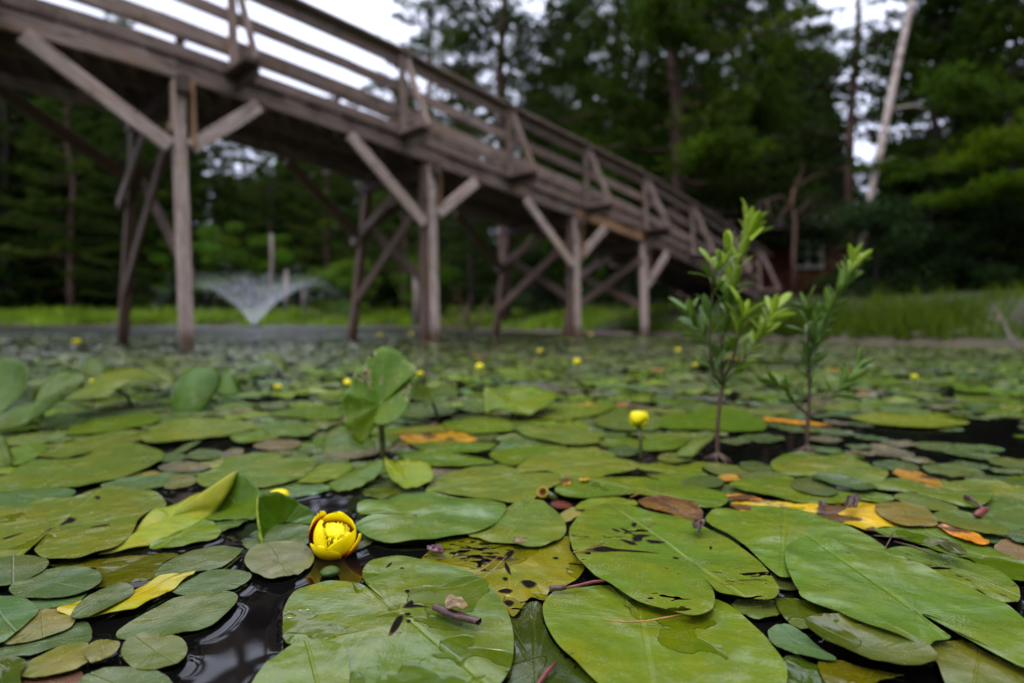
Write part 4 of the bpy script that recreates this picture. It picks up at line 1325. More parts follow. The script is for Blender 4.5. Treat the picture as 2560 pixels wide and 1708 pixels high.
for p_, h_, lab in [([(935, 430), (970, 405), (1050, 398), (1112, 412), (1090, 440), (990, 450)], 'd', 'small oval pad in the dark gap behind the folded leaf'),
                    ([(1105, 430), (1150, 397), (1215, 400), (1200, 430), (1140, 447)], 'p', 'small pinkish pad at the right of the dark gap behind the folded leaf'),
                    ([(780, 450), (830, 420), (910, 420), (932, 440), (880, 460)], 'd', 'small grey pad at the left of the dark gap'),
                    ([(790, 490), (850, 465), (950, 460), (1045, 480), (1000, 505), (850, 512)], 'p', 'flat pinkish-brown pad beside the wide pad with the puddle'),
                    ([(820, 590), (850, 542), (930, 525), (985, 545), (960, 577), (880, 592)], (.11, .11, .06), 'round brownish mottled pad left of the folded leaf peak'),
                    ([(640, 540), (700, 515), (790, 510), (790, 530), (700, 545)], (.13, .13, .05), 'thin olive pad at the rim of the wide pad with the puddle'),
                    ([(500, 582), (600, 547), (750, 530), (850, 540), (820, 580), (650, 602)], 'b', 'bluish shiny pad just behind the large scarred pad'),
                    ([(1265, 380), (1350, 355), (1440, 345), (1500, 360), (1480, 392), (1350, 402)], 'p', 'greyish pad right of the dark gap, left of the raised bluish leaf'),
                    ([(1395, 425), (1440, 405), (1540, 402), (1560, 420), (1480, 432)], 'd', 'thin grey pad behind the broad pad'),
                    ([(860, 415), (930, 375), (1010, 350), (960, 390), (890, 418)], 'd', 'narrow pad at the back of the dark gap')]:
    pad('A', p_, None, 1, h_, .2, lab, 'dull')
# ---- middle
pad('B', [(385, 690), (400, 665), (480, 650), (600, 640), (700, 625), (760, 610), (800, 620), (950, 640), (1060, 645), (1120, 670), (1130, 700), (1090, 750), (1020, 800), (930, 820), (820, 845), (700, 860), (550, 862), (460, 840), (395, 800), (370, 770), (460, 737), (560, 728), (650, 727), (560, 721), (470, 722), (400, 712)], (690, 725), 4, (.082, .140, .045), .04,
    'smooth bluish-green pad with a pale midrib right of the open flower', amp=.003)
pad('B', [(935, 820), (1010, 792), (1080, 737), (1150, 675), (1190, 660), (1240, 645), (1300, 650), (1350, 680), (1400, 722), (1430, 780), (1420, 822), (1370, 862), (1280, 882), (1180, 872), (1070, 860), (980, 837)], (1180, 780), 3, (.10, .145, .045), .05, 'green pad covered in pale scratches, between the smooth pad and the big eaten pad', mul=1.05)
pad('B', [(705, 945), (750, 900), (800, 862), (930, 830), (1040, 857), (1200, 880), (1320, 880), (1440, 832), (1452, 900), (1520, 980), (1490, 1040), (1420, 1080), (1345, 1110), (1330, 1150), (1260, 1140), (1210, 1190), (1160, 1230), (1100, 1150), (1020, 1060), (900, 1000), (800, 972)], (1140, 950), 1, (.15, .155, .018), .55, 'yellow-green pad full of black insect holes in the centre of the foreground', 'eaten')
scars('B', [[(1204, 1064), (1245, 1058), (1284, 1072), (1275, 1090), (1240, 1100), (1215, 1086)], [(1088, 1112), (1130, 1102), (1164, 1110), (1150, 1124), (1108, 1124)], [(1118, 1162), (1150, 1154), (1172, 1168), (1155, 1184), (1130, 1180)], [(1110, 1045), (1125, 1038), (1142, 1050), (1128, 1062)], [(1125, 960), (1145, 985), (1156, 1032), (1136, 1012), (1122, 985)], [(1005, 935), (1060, 930), (1130, 938), (1200, 950), (1150, 958), (1080, 950)], [(1120, 930), (1150, 900), (1175, 904), (1160, 932), (1140, 945)], [(1360, 940), (1380, 934), (1396, 942), (1378, 948)]])
pad('B', [(15, 1250), (20, 1200), (60, 1130), (130, 1082), (230, 1055), (330, 1058), (430, 1090), (518, 1148), (455, 1100), (415, 1042), (420, 990), (470, 945), (560, 930), (680, 945), (800, 975), (950, 1010), (1030, 1060), (1090, 1130), (1140, 1220), (1167, 1310), (1165, 1420), (1140, 1510), (1060, 1590), (850, 1640), (600, 1650), (350, 1610), (240, 1500), (190, 1390), (30, 1372)], (560, 1185), 3, (.082, .130, .030), .52,
    'big wet heart-shaped pad front and centre-left, a curl of brown bark lying on it', 'leaf')
scars('B', [[(543, 1332), (560, 1285), (588, 1236), (620, 1224), (614, 1262), (588, 1306), (560, 1334)], [(612, 1186), (636, 1160), (662, 1150), (655, 1170), (700, 1174), (748, 1186), (690, 1186), (650, 1192)], [(528, 990), (545, 968), (562, 962), (548, 982)], [(622, 1106), (640, 1100), (650, 1108), (636, 1116)], [(630, 1260), (645, 1254), (656, 1264), (640, 1274)], [(620, 1222), (645, 1216), (655, 1226), (635, 1234)], [(596, 996), (612, 992), (622, 998), (606, 1000)]])
pad('B', [(-190, 1660), (-90, 1500), (20, 1400), (130, 1356), (240, 1350), (320, 1400), (347, 1480), (347, 1570), (340, 1700), (-120, 1720)], (200, 1620), 4, (.09, .14, .028), .38, 'pad overlapping the front of the big heart-shaped pad at the bottom edge')
pad('B', [(1315, 1180), (1350, 1130), (1430, 1097), (1540, 1085), (1620, 1075), (1655, 1085), (1700, 1130), (1780, 1205), (1725, 1130), (1665, 1072), (1720, 1080), (1760, 1130), (1900, 1150), (2060, 1150), (2172, 1150), (2250, 1182), (2360, 1262), (2430, 1330), (2500, 1430), (2537, 1510), (2500, 1600), (2300, 1720), (1900, 1770), (1700, 1670), (1600, 1570), (1500, 1480), (1420, 1400), (1350, 1310), (1322, 1250)], (1810, 1240), 2, (.105, .155, .022), .40,
    'big bright green pad at the bottom centre with an orange pine needle lying on it')
pad('C', [(75, 820), (90, 775), (150, 705), (270, 665), (380, 680), (490, 720), (640, 740), (760, 790), (880, 855), (1000, 930), (1060, 990), (1110, 1070), (1126, 1115), (1090, 1156), (1000, 1150), (900, 1130), (808, 1105), (765, 1045), (735, 1000), (790, 1085), (804, 1140), (790, 1190), (720, 1226), (600, 1205), (420, 1150), (280, 1065), (200, 1020), (130, 955), (92, 890)], (665, 945), 6, (.092, .150, .030), .30,
    'large heart-shaped pad with insect slits, right of centre, overlapping the bright green one', 'eaten')
scars('C', [[(158, 902), (225, 882), (310, 896), (430, 904), (536, 920), (440, 914), (320, 910), (220, 914)], [(326, 850), (372, 856), (420, 872), (392, 878), (350, 862)], [(392, 838), (430, 824), (488, 832), (445, 842), (440, 858), (392, 862)], [(456, 852), (505, 856), (562, 866), (520, 872), (476, 868)], [(288, 794), (315, 800), (338, 814), (308, 812)], [(328, 792), (360, 800), (398, 824), (366, 818)], [(383, 776), (400, 764), (416, 772), (402, 790)], [(776, 886), (788, 884), (792, 896), (780, 898)], [(592, 938), (612, 936), (626, 944), (606, 948)]])
pad('B', [(1478, 690), (1520, 657), (1620, 630), (1720, 640), (1790, 667), (1700, 690), (1600, 690), (1530, 702)], None, 3, 'l', .1, 'pale rim of a pad showing behind the large insect-slit pad')
pad('B', [(1790, 665), (1830, 637), (1920, 628), (2040, 650), (2100, 690), (2112, 740), (2050, 755), (1960, 722), (1850, 692)], None, 5, (.15, .075, .045), .2, 'red-brown rotted patch of leaf on the long pad behind the insect-slit one', 'dying', name='rotting_leaf', cat='dying leaf')
pad('B', [(1375, 600), (1430, 560), (1560, 535), (1700, 533), (1850, 545), (2000, 570), (2150, 600), (2230, 630), (2236, 660), (2180, 692), (2100, 682), (1950, 645), (1800, 625), (1640, 632), (1500, 640), (1400, 620)], (1740, 590), 4, (.095, .14, .025), .30, 'long ragged pad with brown specks in front of the single tall bud')
pad('B', [(730, 600), (770, 552), (870, 510), (1000, 480), (1130, 470), (1190, 508), (1205, 520), (1300, 505), (1400, 522), (1402, 570), (1330, 602), (1260, 642), (1160, 664), (1030, 646), (900, 626), (800, 616), (740, 612)], (1150, 525), 3, (.115, .155, .045), .25, 'broad pale green pad with a dark puddle at its left end, behind the smooth pad')
pad('B', [(1183, 490), (1240, 442), (1330, 415), (1440, 405), (1600, 405), (1670, 420), (1682, 440), (1740, 450), (1797, 475), (1760, 507), (1640, 522), (1540, 542), (1400, 547), (1398, 520), (1300, 507), (1200, 514)], (1540, 470), 4, (.125, .165, .04), .12, 'bright scalloped pad whose tip points at the stem of the tall bud')
pad('B', [(1048, 430), (1080, 402), (1180, 385), (1320, 375), (1400, 390), (1440, 405), (1330, 415), (1240, 442), (1185, 477), (1100, 466)], None, 3, 'g', .15, 'green pad tucked behind the bright scalloped pad')
pad('B', [(1068, 382), (1110, 345), (1170, 330), (1260, 337), (1335, 367), (1200, 387), (1080, 397)], None, 3, 'b', .1, 'greyish arched pad behind the two scalloped pads', cup=-.006)
pad('B', [(1175, 290), (1260, 280), (1400, 285), (1520, 290), (1560, 310), (1632, 325), (1590, 342), (1600, 362), (1500, 374), (1390, 367), (1260, 337), (1200, 312)], None, 3, (.105, .15, .04), .1, 'pad with a forked right end to the left of the tall bud')
pad('B', [(583, 410), (700, 405), (850, 415), (1000, 440), (1072, 465), (900, 482), (750, 480), (650, 462), (615, 437)], None, 3, 'g', .1, 'long dark green pad right behind the bright cupped leaf')
pad('B', [(658, 377), (750, 360), (900, 360), (1070, 370), (1050, 397), (900, 417), (760, 412)], None, 2, 'g', .1, 'green pad in front of the orange-edged leaf')
pad('B', [(540, 342), (600, 318), (740, 328), (860, 300), (920, 320), (985, 352), (850, 362), (650, 372), (620, 350)], None, 1, (.42, .22, .02), .2, 'yellowing leaf with an orange edge beside the stem of the tall holed leaf', 'dying', name='yellow_leaf', cat='dying leaf')
pad('B', [(540, 320), (620, 290), (760, 275), (860, 290), (800, 312), (640, 320)], None, 2, (.13, .14, .02), .2, 'olive pad behind the orange-edged leaf')
pad('B', [(818, 262), (900, 245), (1010, 235), (1090, 240), (1150, 262), (1157, 302), (1060, 312), (960, 317), (840, 292)], None, 3, 'l', .1, 'pale green pad beneath the tilted leaf in the middle')
pad('B', [(1568, 250), (1650, 215), (1760, 210), (1880, 225), (1907, 262), (1882, 297), (1760, 302), (1640, 292)], None, 2, (.09, .135, .05), .1, 'smooth pad directly behind the tall bud')
pad('B', [(1640, 402), (1700, 382), (1770, 388), (1797, 410), (1750, 432), (1680, 432)], None, 1, 'd', .1, 'small round pad at the foot of the tall bud stem', 'dull')
pad('B', [(1888, 432), (1950, 415), (2020, 420), (2062, 437), (2040, 455), (1930, 459)], None, 1, (.10, .125, .055), .1, 'small round pad under the leaf that tilts up beside the larger shoot')
pad('B', [(1730, 365), (1850, 337), (1960, 330), (2050, 345), (1990, 392), (1880, 407), (1780, 392)], None, 1, 'g', .15, 'pad between the tall bud and the larger shoot')
pad('B', [(1248, 222), (1340, 182), (1450, 165), (1620, 155), (1682, 175), (1620, 212), (1480, 242), (1330, 247)], None, 2, 'l', .1, 'flat pad right of the tilted leaf in the middle')
pad('C', [(480, 252), (560, 225), (720, 195), (850, 190), (1000, 225), (1062, 267), (1040, 302), (900, 307), (760, 297), (560, 292)], (760, 250), 2, 'g', .1, 'wide pad behind the stem of the larger shoot')
pad('B', [(878, 177), (960, 150), (1025, 160), (1032, 205), (950, 212)], None, 2, 'b', .1, 'bluish pad left of the tilted leaf in the middle')
pad('B', [(588, 222), (700, 165), (830, 180), (882, 212), (700, 242)], None, 2, 'b', .1, 'pad beneath the umbrella-shaped leaf')
pad('B', [(950, 330), (1010, 312), (1080, 318), (1070, 345), (980, 352)], None, 1, 'd', .1, 'small grey pad in front of the pad with the olive edge', 'dull')
pad('B', [(1142, 1240), (1200, 1180), (1310, 1178), (1330, 1300), (1420, 1420), (1620, 1570), (1700, 1720), (1080, 1720), (1130, 1550), (1167, 1420), (1166, 1300)], (1280, 1500), 0, 'k', .95, 'dark sunken pad under water at the bottom, between the two big front pads', 'eaten')
pad('B', [(1390, 735), (1440, 700), (1520, 690), (1530, 712), (1480, 740), (1430, 760)], None, 1, (.16, .15, .04), .3, 'small yellowish mottled pad in the gap left of the insect-slit pad', 'brown')
# ---- right
pad('C', [(1155, 940), (1160, 890), (1200, 850), (1270, 832), (1350, 845), (1480, 880), (1620, 900), (1680, 930), (1800, 970), (1900, 1010), (2000, 1050), (2100, 1090), (2200, 1150), (2300, 1210), (2400, 1290), (2510, 1400), (2510, 1530), (2350, 1500), (2200, 1405), (2060, 1340), (1950, 1270), (1835, 1225), (1900, 1292), (1985, 1335), (1910, 1355), (1860, 1390), (1800, 1360), (1650, 1310), (1480, 1250), (1380, 1200), (1240, 1140), (1220, 1090), (1190, 1030), (1170, 990)], (1800, 1200), 7, (.098, .155, .045), .22,
    'largest pad at the lower right, smooth green with a straight midrib', edge=.002)
pad('C', [(760, 750), (780, 712), (840, 695), (930, 700), (1010, 715), (1115, 775), (1020, 728), (985, 702), (1000, 687), (1080, 680), (1200, 695), (1350, 740), (1480, 790), (1600, 850), (1680, 920), (1600, 942), (1300, 1000), (1160, 1032), (1090, 1000), (1010, 930), (930, 860), (840, 800)], (1150, 790), 4, (.098, .158, .035), .2,
    'green pad with rounded twin lobes behind the insect-slit pad and the largest pad')
pad('C', [(1640, 930), (1700, 890), (1850, 890), (1950, 922), (2070, 952), (2200, 990), (2300, 1060), (2332, 1130), (2300, 1167), (2200, 1142), (2100, 1092), (1990, 1052), (1850, 987), (1750, 942)], None, 4, (.105, .155, .045), .25, 'green pad beyond the far edge of the largest pad, torn black at one end', 'eaten')
pad('C', [(1600, 800), (1750, 785), (1900, 790), (1990, 820), (2100, 860), (2200, 900), (2300, 940), (2410, 980), (2430, 1052), (2300, 1047), (2200, 1032), (2080, 952), (1950, 917), (1850, 872), (1700, 842)], None, 3, (.08, .13, .02), .45, 'dark wet green pad near the right edge with dry twigs on it')
pad('C', [(880, 670), (940, 655), (1150, 660), (1250, 672), (1400, 667), (1510, 642), (1620, 665), (1625, 692), (1732, 775), (1700, 792), (1560, 802), (1420, 762), (1340, 742), (1250, 702), (1080, 682), (980, 712), (900, 692)], (1440, 720), 3, 'Y', .2, 'dying pad with yellow-orange rims and a brown rotten middle', 'dying', name='yellow_leaf', cat='dying leaf')
pad('C', [(878, 570), (960, 545), (1080, 535), (1200, 550), (1330, 600), (1450, 600), (1600, 612), (1702, 642), (1620, 667), (1510, 642), (1400, 667), (1200, 657), (1050, 622), (930, 592)], None, 4, (.095, .145, .028), .25, 'green pad just behind the yellow-orange dying pad')
pad('C', [(1185, 565), (1210, 542), (1300, 538), (1390, 570), (1422, 612), (1370, 630), (1260, 617), (1200, 592)], None, 5, 'd', .15, 'round grey-green pad lying on the pad behind the dying one', 'dull')
pad('C', [(1288, 545), (1340, 530), (1460, 545), (1570, 575), (1607, 602), (1540, 612), (1420, 592), (1340, 567)], None, 6, 'd', .1, 'thin tilted grey pad touching the round grey-green one', 'dull', cup=.004)
pad('C', [(1083, 475), (1120, 440), (1240, 425), (1380, 430), (1500, 445), (1600, 480), (1672, 512), (1640, 562), (1600, 592), (1480, 552), (1300, 532), (1130, 517)], (1390, 500), 3, (.13, .165, .055), .1, 'broad pale green pad at the foot of the smaller shoot')
pad('C', [(1598, 590), (1660, 542), (1800, 560), (1950, 590), (2080, 620), (2182, 600), (2192, 642), (2100, 692), (1980, 662), (1800, 612)], None, 3, (.095, .15, .05), .15, 'long green pad running right from the broad pale one, a red pod at its end')
pad('C', [(1603, 690), (1640, 667), (1740, 660), (1850, 690), (1902, 732), (1917, 772), (1850, 780), (1740, 777), (1650, 737)], None, 5, (.16, .125, .075), .2, 'brownish-pink round pad overlapping the right end of the dying pad', 'dull')
pad('C', [(1698, 640), (1740, 615), (1830, 620), (1950, 660), (2022, 695), (1980, 712), (1850, 692), (1760, 667)], None, 4, (.10, .13, .065), .1, 'oval grey-green pad above the brownish-pink round pad', 'dull')
pad('C', [(1893, 730), (1950, 705), (2080, 720), (2200, 760), (2272, 800), (2250, 827), (2120, 812), (1980, 777)], None, 4, (.095, .125, .055), .35, 'oval mottled pad right of the brownish-pink round pad', 'dull')
pad('C', [(1913, 775), (1990, 785), (2100, 815), (2177, 857), (2150, 872), (2060, 852), (1960, 807)], None, 5, (.55, .21, .03), .1, 'narrow orange dead leaf strip below the oval mottled pad', 'dying', name='orange_leaf', cat='dying leaf')
pad('C', [(2268, 810), (2310, 795), (2400, 800), (2410, 872), (2330, 862), (2280, 842)], None, 4, 'd', .2, 'round dull pad cut by the right edge', 'dull')
pad('C', [(638, 560), (700, 535), (790, 530), (847, 555), (830, 582), (740, 592), (660, 582)], None, 3, 'd', .1, 'small round pad with a pale centre left of the pad behind the dying one', 'dull')
pad('C', [(745, 480), (790, 470), (900, 480), (982, 510), (930, 532), (830, 527), (770, 507)], None, 1, (.10, .13, .06), .1, 'oval pad in the dark water in front of the larger shoot', 'dull')
pad('C', [(930, 465), (1000, 458), (1090, 485), (1092, 512), (1000, 510), (940, 492)], None, 2, 'd', .1, 'small dark pad between the two shoots', 'dull')
pad('C', [(918, 520), (1060, 510), (1180, 530), (1192, 562), (1060, 562), (960, 547)], None, 3, (.10, .12, .065), .1, 'greyish pad lying left of the pale pad at the foot of the smaller shoot', 'dull')
pad('C', [(858, 630), (920, 620), (1020, 635), (1032, 650), (960, 654), (870, 652)], None, 4, (.58, .22, .03), .1, 'small orange scrap of leaf by the left tip of the dying pad', 'dying', name='orange_leaf', cat='dying leaf')
pad('C', [(820, 545), (850, 528), (930, 532), (942, 546), (870, 556)], None, 2, (.42, .2, .06), .1, 'tan dead leaf scrap behind the small round pad with a pale centre', 'dying', name='orange_leaf', cat='dying leaf')
pad('C', [(888, 1165), (930, 1145), (1040, 1150), (1132, 1160), (1137, 1212), (1100, 1237), (1000, 1237), (920, 1207)], None, 2, (.085, .11, .035), .4, 'small shaded pad between the insect-slit pad and the bright green one')
pad('C', [(1108, 1150), (1180, 1140), (1300, 1165), (1420, 1210), (1482, 1257), (1400, 1272), (1280, 1292), (1220, 1292), (1150, 1242)], None, 3, (.085, .105, .03), .4, 'olive pad partly beneath the near edge of the largest pad', 'dull')
pad('C', [(1068, 1310), (1100, 1280), (1170, 1270), (1240, 1310), (1330, 1390), (1412, 1450), (1300, 1442), (1180, 1412), (1100, 1372)], None, 3, 'b', .15, 'bluish smooth pad under the dish-shaped glossy pad', 'dull')
pad('C', [(1253, 1300), (1290, 1270), (1380, 1255), (1480, 1258), (1600, 1290), (1720, 1330), (1830, 1390), (1900, 1440), (1922, 1475), (1880, 1507), (1760, 1517), (1620, 1492), (1480, 1442), (1330, 1372)], (1600, 1400), 5, (.075, .095, .035), .35, 'glossy dish-shaped pad with an upturned rim at the bottom right', 'dull', cup=.006, amp=.0008)
pad('C', [(1150, 1430), (1250, 1440), (1330, 1490), (1402, 1570), (1380, 1680), (1150, 1680), (1160, 1510)], None, 1, (.05, .08, .02), .7, 'dark green wet pad at the bottom edge right of the bright green pad')
pad('C', [(1318, 1470), (1400, 1450), (1600, 1500), (1755, 1530), (1660, 1547), (1600, 1570), (1560, 1670), (1400, 1620)], None, 2, (.10, .10, .02), .6, 'olive-brown wet pad under the dish-shaped pad at the bottom edge')
pad('C', [(1868, 1390), (1920, 1360), (2040, 1350), (2140, 1400), (2250, 1460), (2350, 1500), (2460, 1620), (2200, 1680), (2000, 1620), (1920, 1482)], None, 4, (.085, .105, .03), .6, 'olive wet pad in the lower right corner')
pad('C', [(1080, 990), (1190, 1040), (1232, 1090), (1200, 1102), (1110, 1082)], None, 1, 'k', .4, 'dark scrap of pad in the gap left of the largest pad')
pad('C', [(2200, 900), (2260, 850), (2400, 880), (2420, 960), (2330, 960)], None, 2, (.14, .085, .06), .5, 'brown sunken leaf at the right edge behind the wet green pad', 'brown')
pad('C', [(2120, 830), (2230, 830), (2300, 860), (2220, 870)], None, 1, 'b', .3, 'bluish pad sliver near the right edge', 'dull')
pad('C', [(1690, 510), (1780, 500), (1900, 540), (1945, 580), (1880, 588), (1760, 552)], None, 3, (.34, .17, .06), .1, 'orange-brown rotting pad among the small pads on the right', 'dying', name='orange_leaf', cat='dying leaf')
pad('C', [(1045, 240), (1110, 238), (1250, 258), (1380, 272), (1370, 283), (1200, 270), (1080, 262)], None, 2, (.60, .24, .02), .1, 'long orange dead leaf lying behind the smaller shoot', 'dying', name='orange_leaf', cat='dying leaf')
pad('C', [(1480, 235), (1640, 215), (1800, 225), (1960, 240), (2080, 262), (1960, 285), (1800, 285), (1600, 268)], None, 2, (.15, .19, .03), .1, 'bright yellow-green pad left of the open dark water on the right')

# ---- leaves standing clear of the water
def raised(name, label, tile, pts, c, stem=None, hue='g', mat='upright', bulge=0.0, cat='leaf', stem_r=.003, mul=1.0, crease=None, sub=4, wet=.05):
    """Leaf whose outline points are (x, y, distance); distance None = on the water."""
    def q(p):
        X, Y = px(tile, p[0], p[1])
        return ground(X, Y, .004) if p[2] is None else at(X, Y, p[2])
    if tile == 'K': mul *= .95
    w = np.array([q(p) for p in pts]); cw = q(c)
    base = q((stem[-1][0], stem[-1][1], None)) if stem else np.array([cw[0], cw[1], 0])
    o = thing(name, label, cat, base)
    out = smooth_closed(w, sub)
    n = len(out)
    rel = out - cw
    nrm = np.zeros(3)
    for i in range(n): nrm += np.cross(rel[i], rel[(i + 1) % n])
    nrm /= np.linalg.norm(nrm)
    if nrm[1] > 0: nrm = -nrm
    far = np.argmax(np.linalg.norm(rel, axis=1)); ax = rel[far] / np.linalg.norm(rel[far]); Lf = np.linalg.norm(rel[far]); sd = np.cross(nrm, ax)
    rings = 9
    V, U = [cw - base + nrm * bulge], [(0, 0)]
    sv = Vector((len(FOOT) * 2.3, 1.1, 4))
    for r in range(1, rings + 1):
        f = r / rings
        for i in range(n):
            p = cw + rel[i] * f
            k = bulge * (1 - f * f) + .0035 * f * f * noise.noise(Vector(p * 28) + sv) + .0012 * math.sin(i / n * 6.283 * 11) * f ** 4
            p = p + nrm * k
            V.append(p - base)
            qv = rel[i] * f
            U.append(((qv @ ax) / Lf, (qv @ sd) / Lf))
    F = [(0, 1 + i, 1 + (i + 1) % n) for i in range(n)]
    for r in range(rings - 1):
        for i in range(n):
            j = (i + 1) % n
            F.append((1 + r * n + i, 1 + (r + 1) * n + i, 1 + (r + 1) * n + j, 1 + r * n + j))
    b_ = link('blade', mesh('blade', V, F, MAT[mat], True, uv=U), o)
    md = b_.modifiers.new('thickness', 'SOLIDIFY'); md.thickness = .0012; md.offset = 0
    h = HUE[hue] if isinstance(hue, str) else hue
    b_.color = (h[0] * mul, h[1] * mul * 1.08, h[2] * mul * .3, wet)
    if stem:
        sp = [q(p) for p in stem]; sp[-1] = np.array([base[0], base[1], -.05])
        MB().tube([p - base for p in sp], stem_r, 8).build('stalk', MAT['stalk'], o)
    FOOT.append(np.array([[base[0] - .01, base[1] - .01], [base[0] + .01, base[1] - .01], [base[0], base[1] + .01]]))
    return o


raised('standing_leaf', 'tall upright heart-shaped leaf eaten full of holes, standing on a thick stalk', 'M',
       [(620, 90, 1.19), (740, 140, 1.19), (805, 212, 1.18), (862, 250, 1.165), (880, 300, 1.15), (835, 360, 1.16), (830, 450, 1.15), (810, 580, 1.13), (760, 660, 1.12), (700, 712, 1.11), (640, 742, 1.105), (540, 742, 1.105), (522, 700, 1.11), (560, 610, 1.145), (535, 690, 1.13), (515, 770, 1.12), (460, 872, 1.10), (410, 912, 1.09), (350, 872, 1.085), (290, 770, 1.08), (250, 680, 1.085), (242, 580, 1.09), (270, 480, 1.10), (310, 440, 1.12), (335, 370, 1.135), (370, 290, 1.15), (440, 230, 1.17), (470, 170, 1.18), (540, 110, 1.19)],
       (575, 580, 1.155), [(577, 600, 1.157), (580, 760, 1.16), (592, 900, 1.163), (600, 1015, None)], (.085, .150, .035), 'eaten_upright', bulge=.004, stem_r=.0062)
raised('umbrella_leaf', 'dark leaf held flat on a slanting stalk, right of the tall holed leaf', 'M',
       [(822, 430, 1.5), (930, 410, 1.62), (1000, 437, 1.64), (1050, 420, 1.68), (1110, 400, 1.70), (1172, 405, 1.68), (1242, 460, 1.6), (1228, 492, 1.52), (1150, 522, 1.5), (1050, 547, 1.48), (950, 540, 1.47), (830, 520, 1.46)],
       (985, 500, 1.56), [(985, 505, 1.56), (1030, 600, 1.58), (1100, 705, None)], (.055, .09, .010), stem_r=.004)
raised('tilted_leaf', 'yellow-green leaf tilted up with a pointed left lobe, middle of the pond', 'M',
       [(1450, 430, 1.66), (1500, 442, 1.68), (1555, 522, 1.65), (1650, 460, 1.74), (1800, 420, 1.78), (1900, 430, 1.78), (2000, 462, 1.76), (2072, 505, 1.70), (1980, 570, 1.62), (1900, 622, 1.58), (1820, 662, 1.56), (1740, 652, 1.55), (1600, 620, 1.55), (1490, 612, 1.55), (1462, 640, 1.54), (1450, 560, 1.58)],
       (1700, 560, 1.62), [(1705, 600, 1.6), (1690, 650, 1.6), (1668, 712, None)], (.125, .170, .008), stem_r=.0035, bulge=-.01)
raised('cupped_leaf', 'bright yellow-green leaf folded upright like a cup, below the tall holed leaf', 'M',
       [(608, 1040, .985), (640, 1042, .99), (690, 1068, .99), (740, 1052, .985), (800, 1038, .98), (860, 1048, .98), (950, 1052, .97), (1000, 1110, .95), (1030, 1172, .93), (970, 1240, .91), (880, 1270, .905), (790, 1277, .90), (700, 1222, .91), (640, 1150, .935)],
       (790, 1170, .925), None, (.165, .205, .008), stem_r=.003, bulge=-.006)
raised('wing_leaf', 'smooth leaf lifting towards the cupped leaf from the left', 'A',
       [(1640, 582, None), (1700, 530, .98), (1800, 490, 1.0), (1895, 450, 1.0), (1926, 462, .985), (1900, 520, .95), (1832, 572, .92), (1760, 602, None), (1690, 607, None)],
       (1770, 550, .945), None, (.082, .125, .035), bulge=.004)
raised('standing_leaf', 'bluish leaf leaning up behind the stalk of the tall holed leaf, left half', 'A',
       [(1612, 400, 1.2), (1618, 345, 1.25), (1660, 295, 1.3), (1720, 278, 1.32), (1800, 320, 1.3), (1880, 370, 1.26), (1860, 420, 1.2), (1750, 442, 1.17), (1650, 440, 1.17)],
       (1740, 400, 1.2), None, (.075, .11, .05), bulge=.008)
raised('standing_leaf', 'bluish leaf leaning up behind the stalk of the tall holed leaf, right half', 'A',
       [(1845, 345, 1.3), (1930, 328, 1.33), (2002, 332, 1.32), (1950, 382, 1.24), (1900, 402, 1.22), (1870, 385, 1.24)], (1910, 362, 1.27), None, (.075, .11, .05), bulge=.003)
raised('folded_leaf', 'long leaf folded over on itself, pale yellow-green underside showing, left of the open flower', 'A',
       [(490, 925, None), (560, 915, None), (740, 878, None), (860, 830, None), (1000, 770, None), (1060, 720, .80), (1130, 640, .817), (1184, 520, .842), (1150, 530, .85), (1050, 590, .845), (960, 632, .832), (830, 700, .80), (765, 702, .78), (690, 792, .742), (620, 860, .708)],
       (850, 770, .772), None, (.25, .27, .075), bulge=.008, wet=.12)
raised('folded_leaf', 'dark inner half of the folded leaf, rising to the same peak', 'A',
       [(1184, 518, .844), (1230, 528, .84), (1275, 578, .832), (1296, 612, .822), (1286, 740, None), (1200, 747, None), (1100, 756, None), (1030, 748, None), (1080, 702, .818), (1140, 612, .834)],
       (1180, 660, .822), None, (.070, .125, .018), bulge=-.006)
raised('upright_leaf', 'dark green leaf standing folded upright just left of the open flower', 'A',
       [(1284, 652, .755), (1290, 627, .76), (1350, 612, .77), (1430, 625, .78), (1500, 660, .785), (1570, 715, .785), (1585, 770, .77), (1560, 860, .745), (1440, 880, .715), (1310, 868, .70), (1292, 800, .715), (1283, 720, .735)],
       (1420, 770, .765), None, (.050, .105, .008), bulge=-.006)
lip = raised('upright_leaf', 'bright thin folded-back edge of the upright leaf beside the open flower', 'A',
       [(1285, 642, .754), (1290, 660, .75), (1292, 720, .73), (1298, 790, .712), (1314, 868, .700), (1305, 868, .698), (1291, 800, .71), (1283, 720, .728)], (1289, 740, .724), None, (.20, .26, .03), bulge=0)
# left cluster
raised('upright_leaf', 'dark upright leaf cut by the left edge', 'K', [(0, 345, 1.6), (100, 345, 1.6), (180, 382, 1.58), (207, 450, 1.56), (190, 550, 1.53), (130, 640, 1.5), (60, 700, 1.48), (0, 740, 1.46), (-90, 700, 1.46), (-110, 450, 1.56)], (40, 550, 1.52), None, (.055, .105, .010), bulge=-.02)
raised('curled_leaf', 'big curled leaf with a lit hollow at the left edge', 'K', [(-60, 870, 1.36), (0, 750, 1.42), (130, 765, 1.42), (240, 700, 1.46), (310, 610, 1.5), (335, 500, 1.54), (400, 450, 1.56), (500, 430, 1.58), (600, 440, 1.58), (640, 470, 1.56), (620, 520, 1.53), (560, 580, 1.5), (480, 632, 1.47), (390, 690, 1.44), (300, 765, 1.4), (180, 832, 1.37), (60, 872, 1.36)], (290, 720, 1.43), None, (.062, .105, .010), bulge=.02)
